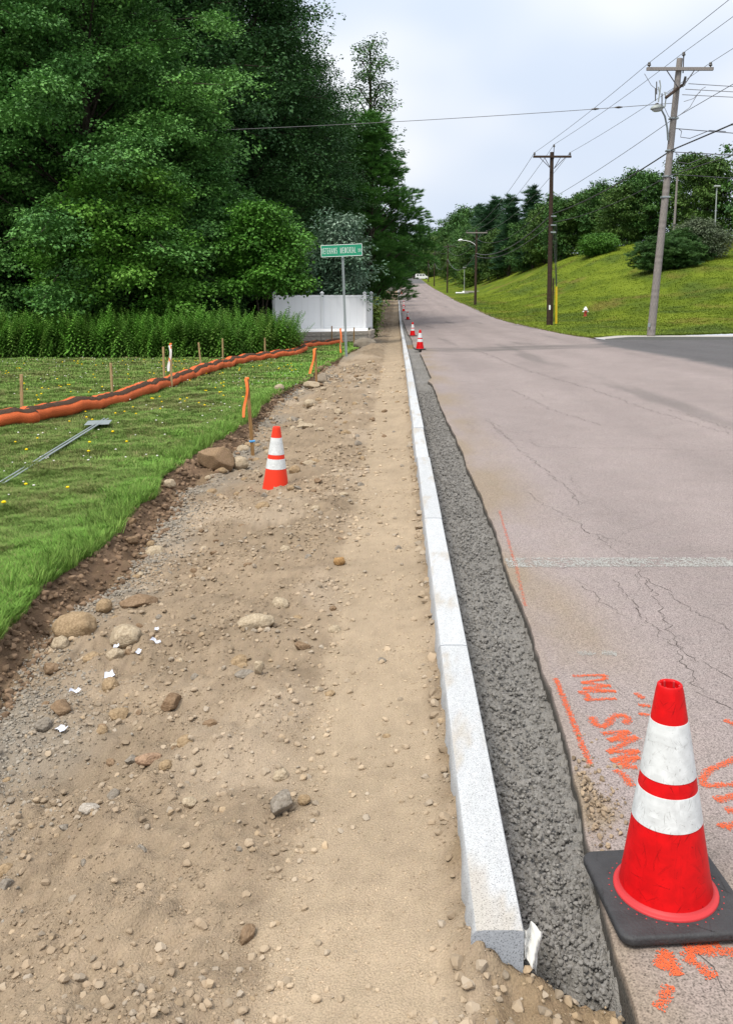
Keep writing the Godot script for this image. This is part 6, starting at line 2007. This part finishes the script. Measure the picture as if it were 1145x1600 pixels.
func build_small_things() -> void:
	paper("largest white paper scrap, folded, on bare dirt", -1.36, 4.53, 0.06, 0.062, 0.4, 1)
	paper("narrow white paper scrap above the angular brown stone", -1.49, 4.36, 0.07, 0.03, 0.5, 2)
	paper("white paper scrap nearest the camera, beside the grey gravel", -1.40, 3.92, 0.062, 0.04, -0.6, 3)
	paper("small upright white paper scrap right of the pale half-buried cobble", -1.27, 4.79, 0.028, 0.05, -0.2, 4)
	paper("white paper scrap tucked behind the pale half-buried cobble", -1.41, 4.86, 0.04, 0.03, 0.2, 5, 0.03)
	paper("curved white paper scrap, lower of the pair farthest along", -1.2, 4.9, 0.07, 0.03, -0.1, 6)
	paper("tiny white paper scrap above the curved one", -1.23, 5.06, 0.03, 0.03, 0.3, 7, 0.02)
	# crumpled cloth at the kerb's end
	var b := MB.new()
	var n := 12
	for q in n:
		for k in n:
			var u := float(k) / (n - 1)
			var v := float(q) / (n - 1)
			var f := 0.014 * sin(u * 9.0 + v * 3.0) + 0.010 * nz.fine.get_noise_2d(u * 5.0, v * 5.0)
			b.vert(Vector3(0.002 + 0.055 * u * (1.0 - 0.35 * v), -0.105 * v * (0.75 + 0.35 * u) + 0.01 * sin(u * 4.0), 0.015 + f + 0.03 * v))
	for q in n - 1:
		for k in n - 1:
			var a := q * n + k
			b.quad(a, a + 1, a + n + 1, a + n)
	var cl := part("cloth_scrap", b.mesh(), M.cloth)
	cl.position = Vector3(kerb_x(2.29) + KERB_W + 0.001, road_up(2.29) + 0.118, -2.34)
	tag(cl, "crumpled white cloth scrap wedged at the end of the kerb", "cloth scrap")
	# fire hydrant
	var h := thing("fire_hydrant", "red and white fire hydrant standing on the grassy slope", "fire hydrant", on(17.0, 70.0))
	part("barrel", lathe_mesh([Vector2(0.17, -0.1), Vector2(0.17, 0.03), Vector2(0.12, 0.05), Vector2(0.115, 0.42), Vector2(0.155, 0.44), Vector2(0.155, 0.48)], 16), M.hydrant_red, h)
	part("bonnet", lathe_mesh([Vector2(0.165, 0.47), Vector2(0.165, 0.52), Vector2(0.14, 0.60), Vector2(0.09, 0.67), Vector2(0.045, 0.69), Vector2(0.04, 0.75), Vector2(0.001, 0.755)], 16), M.white, h)
	for s in [-1.0, 1.0]:
		var c := part("side_cap", lathe_mesh([Vector2(0.001, 0.0), Vector2(0.06, 0.0), Vector2(0.06, 0.09), Vector2(0.03, 0.11), Vector2(0.03, 0.15), Vector2(0.001, 0.15)], 12), M.white, h, Vector3(s * 0.1, 0.36, 0))
		c.rotation.z = -s * PI / 2.0
	var fc := part("front_cap", lathe_mesh([Vector2(0.001, 0.0), Vector2(0.08, 0.0), Vector2(0.08, 0.08), Vector2(0.035, 0.1), Vector2(0.035, 0.14), Vector2(0.001, 0.14)], 12), M.hydrant_red, h, Vector3(0, 0.33, 0.1))
	fc.rotation.x = PI / 2.0
	# white pipes and slabs on the verge
	var at := [[18.6, 176.0, 2.6, 0.25, "white pipe lying at the road edge"], [20.2, 177.5, 2.8, 0.05, "white pipe lying on the verge"], [19.9, 174.0, 2.2, 0.5, "short white pipe lying across the others"]]
	for q in at:
		var o := part("pipe", tube_mesh([Vector3(-q[2] / 2.0, 0, 0), Vector3(q[2] / 2.0, 0, 0)], [0.17], 10), M.white)
		o.position = on(q[0], q[1], 0.2)
		o.rotation.y = q[3]
		tag(o, q[4] + " beyond the lamp pole", "pipe", "white pipes on the verge")
	var sl := part("concrete_slab", box_mesh(Vector3(3.2, 0.3, 1.4), 0.03), M.sidewalk)
	sl.position = on(20.3, 172.0, 0.1)
	tag(sl, "pale concrete slab lying flat under the white pipes", "slab")
	# orange digger at the end of the strip
	var d := thing("digger", "orange digger with a dark cab parked on the far dirt strip", "digger", Vector3(6.9, road_up(250.0) + 0.1, -252.0))
	part("body", box_mesh(Vector3(1.7, 1.5, 2.4), 0.15, Vector3(-0.7, 1.5, 0)), M.machine, d)
	var cab := part("cab", box_mesh(Vector3(1.3, 2.2, 1.6), 0.12, Vector3(0.8, 1.9, 0.3)), M.dark, d)
	part("windscreen", box_mesh(Vector3(1.0, 1.1, 0.04), 0.01, Vector3(0.8, 2.3, 1.12)), M.glass, cab)
	for s in [-1.0, 1.0]:
		part("track", box_mesh(Vector3(0.5, 0.8, 3.0), 0.2, Vector3(s * 0.9, 0.4, 0)), M.dark, d)
	part("boom", tube_mesh([Vector3(-0.4, 2.0, 1.0), Vector3(-0.5, 3.4, 2.2), Vector3(-0.5, 1.4, 3.4)], [0.2, 0.17, 0.12], 6), M.machine, d)
	part("bucket", box_mesh(Vector3(0.8, 0.6, 0.6), 0.1, Vector3(-0.5, 1.0, 3.5)), M.dark, d)
	var cw := part("concrete_wall", box_mesh(Vector3(5.0, 1.3, 0.4), 0.03), M.sidewalk)
	cw.position = Vector3(6.2, road_up(232.0) + 0.35, -232.0)
	tag(cw, "low grey concrete wall in front of the orange digger", "wall")
	var post := part("concrete_post", box_mesh(Vector3(0.9, 2.6, 0.5), 0.04), M.sidewalk)
	post.position = Vector3(8.0, road_up(240.0) + 1.0, -240.0)
	tag(post, "tall pale block standing beside the dark cab of the digger", "block")
	# white van at the end of the road
	var v := thing("white_van", "white van parked across the far end of the road", "van", Vector3(24.6, road_up(402.0) + 0.1, -402.0))
	var sh := MB.new()
	var prof := [Vector2(-2.9, 0.35), Vector2(-2.9, 2.2), Vector2(-2.6, 2.4), Vector2(1.0, 2.4), Vector2(1.7, 1.5), Vector2(2.8, 1.25), Vector2(2.95, 0.9), Vector2(2.95, 0.35)]
	for k in prof.size():
		var a: Vector2 = prof[k]
		var e: Vector2 = prof[(k + 1) % prof.size()]
		var mid := (a + e) / 2.0 - Vector2(0, 1.2)
		sh.flat_quad(Vector3(a.x, a.y, 1.0), Vector3(e.x, e.y, 1.0), Vector3(e.x, e.y, -1.0), Vector3(a.x, a.y, -1.0), Color.WHITE, Vector3(mid.x, mid.y, 0))
		for s in [1.0, -1.0]: sh.flat_tri(Vector3(0, 1.2, s), Vector3(a.x, a.y, s), Vector3(e.x, e.y, s), Color.WHITE, Vector3(0, 0, s))
	part("body", sh.mesh(), M.car_white, v)
	for x in [0.6, -0.6, -1.9]:
		part("window", box_mesh(Vector3(0.95, 0.6, 0.02), 0.005), M.glass, v, Vector3(x, 1.85, 1.012))
	for x in [-1.9, 1.9]:
		for s in [1.0, -1.0]:
			var w := part("wheel", lathe_mesh([Vector2(0.001, -0.12), Vector2(0.3, -0.12), Vector2(0.38, -0.08), Vector2(0.38, 0.08), Vector2(0.3, 0.12), Vector2(0.001, 0.12)], 14), M.dark, v, Vector3(x, 0.38, s * 0.95))
			w.rotation.x = PI / 2.0
	# wooden rail fence across the far end
	var rf := thing("rail_fence", "low brown rail fence across the far end of the road", "fence", Vector3(12.0, road_up(405.0), -405.0))
	for k in 9: part("post", box_mesh(Vector3(0.2, 1.5, 0.2), 0.02), M.pole_brown, rf, Vector3(k * 1.3, 0.7, 0))
	for y in [0.55, 1.15]: part("rail", box_mesh(Vector3(10.8, 0.22, 0.1), 0.02), M.pole_brown, rf, Vector3(5.2, y, 0.16))
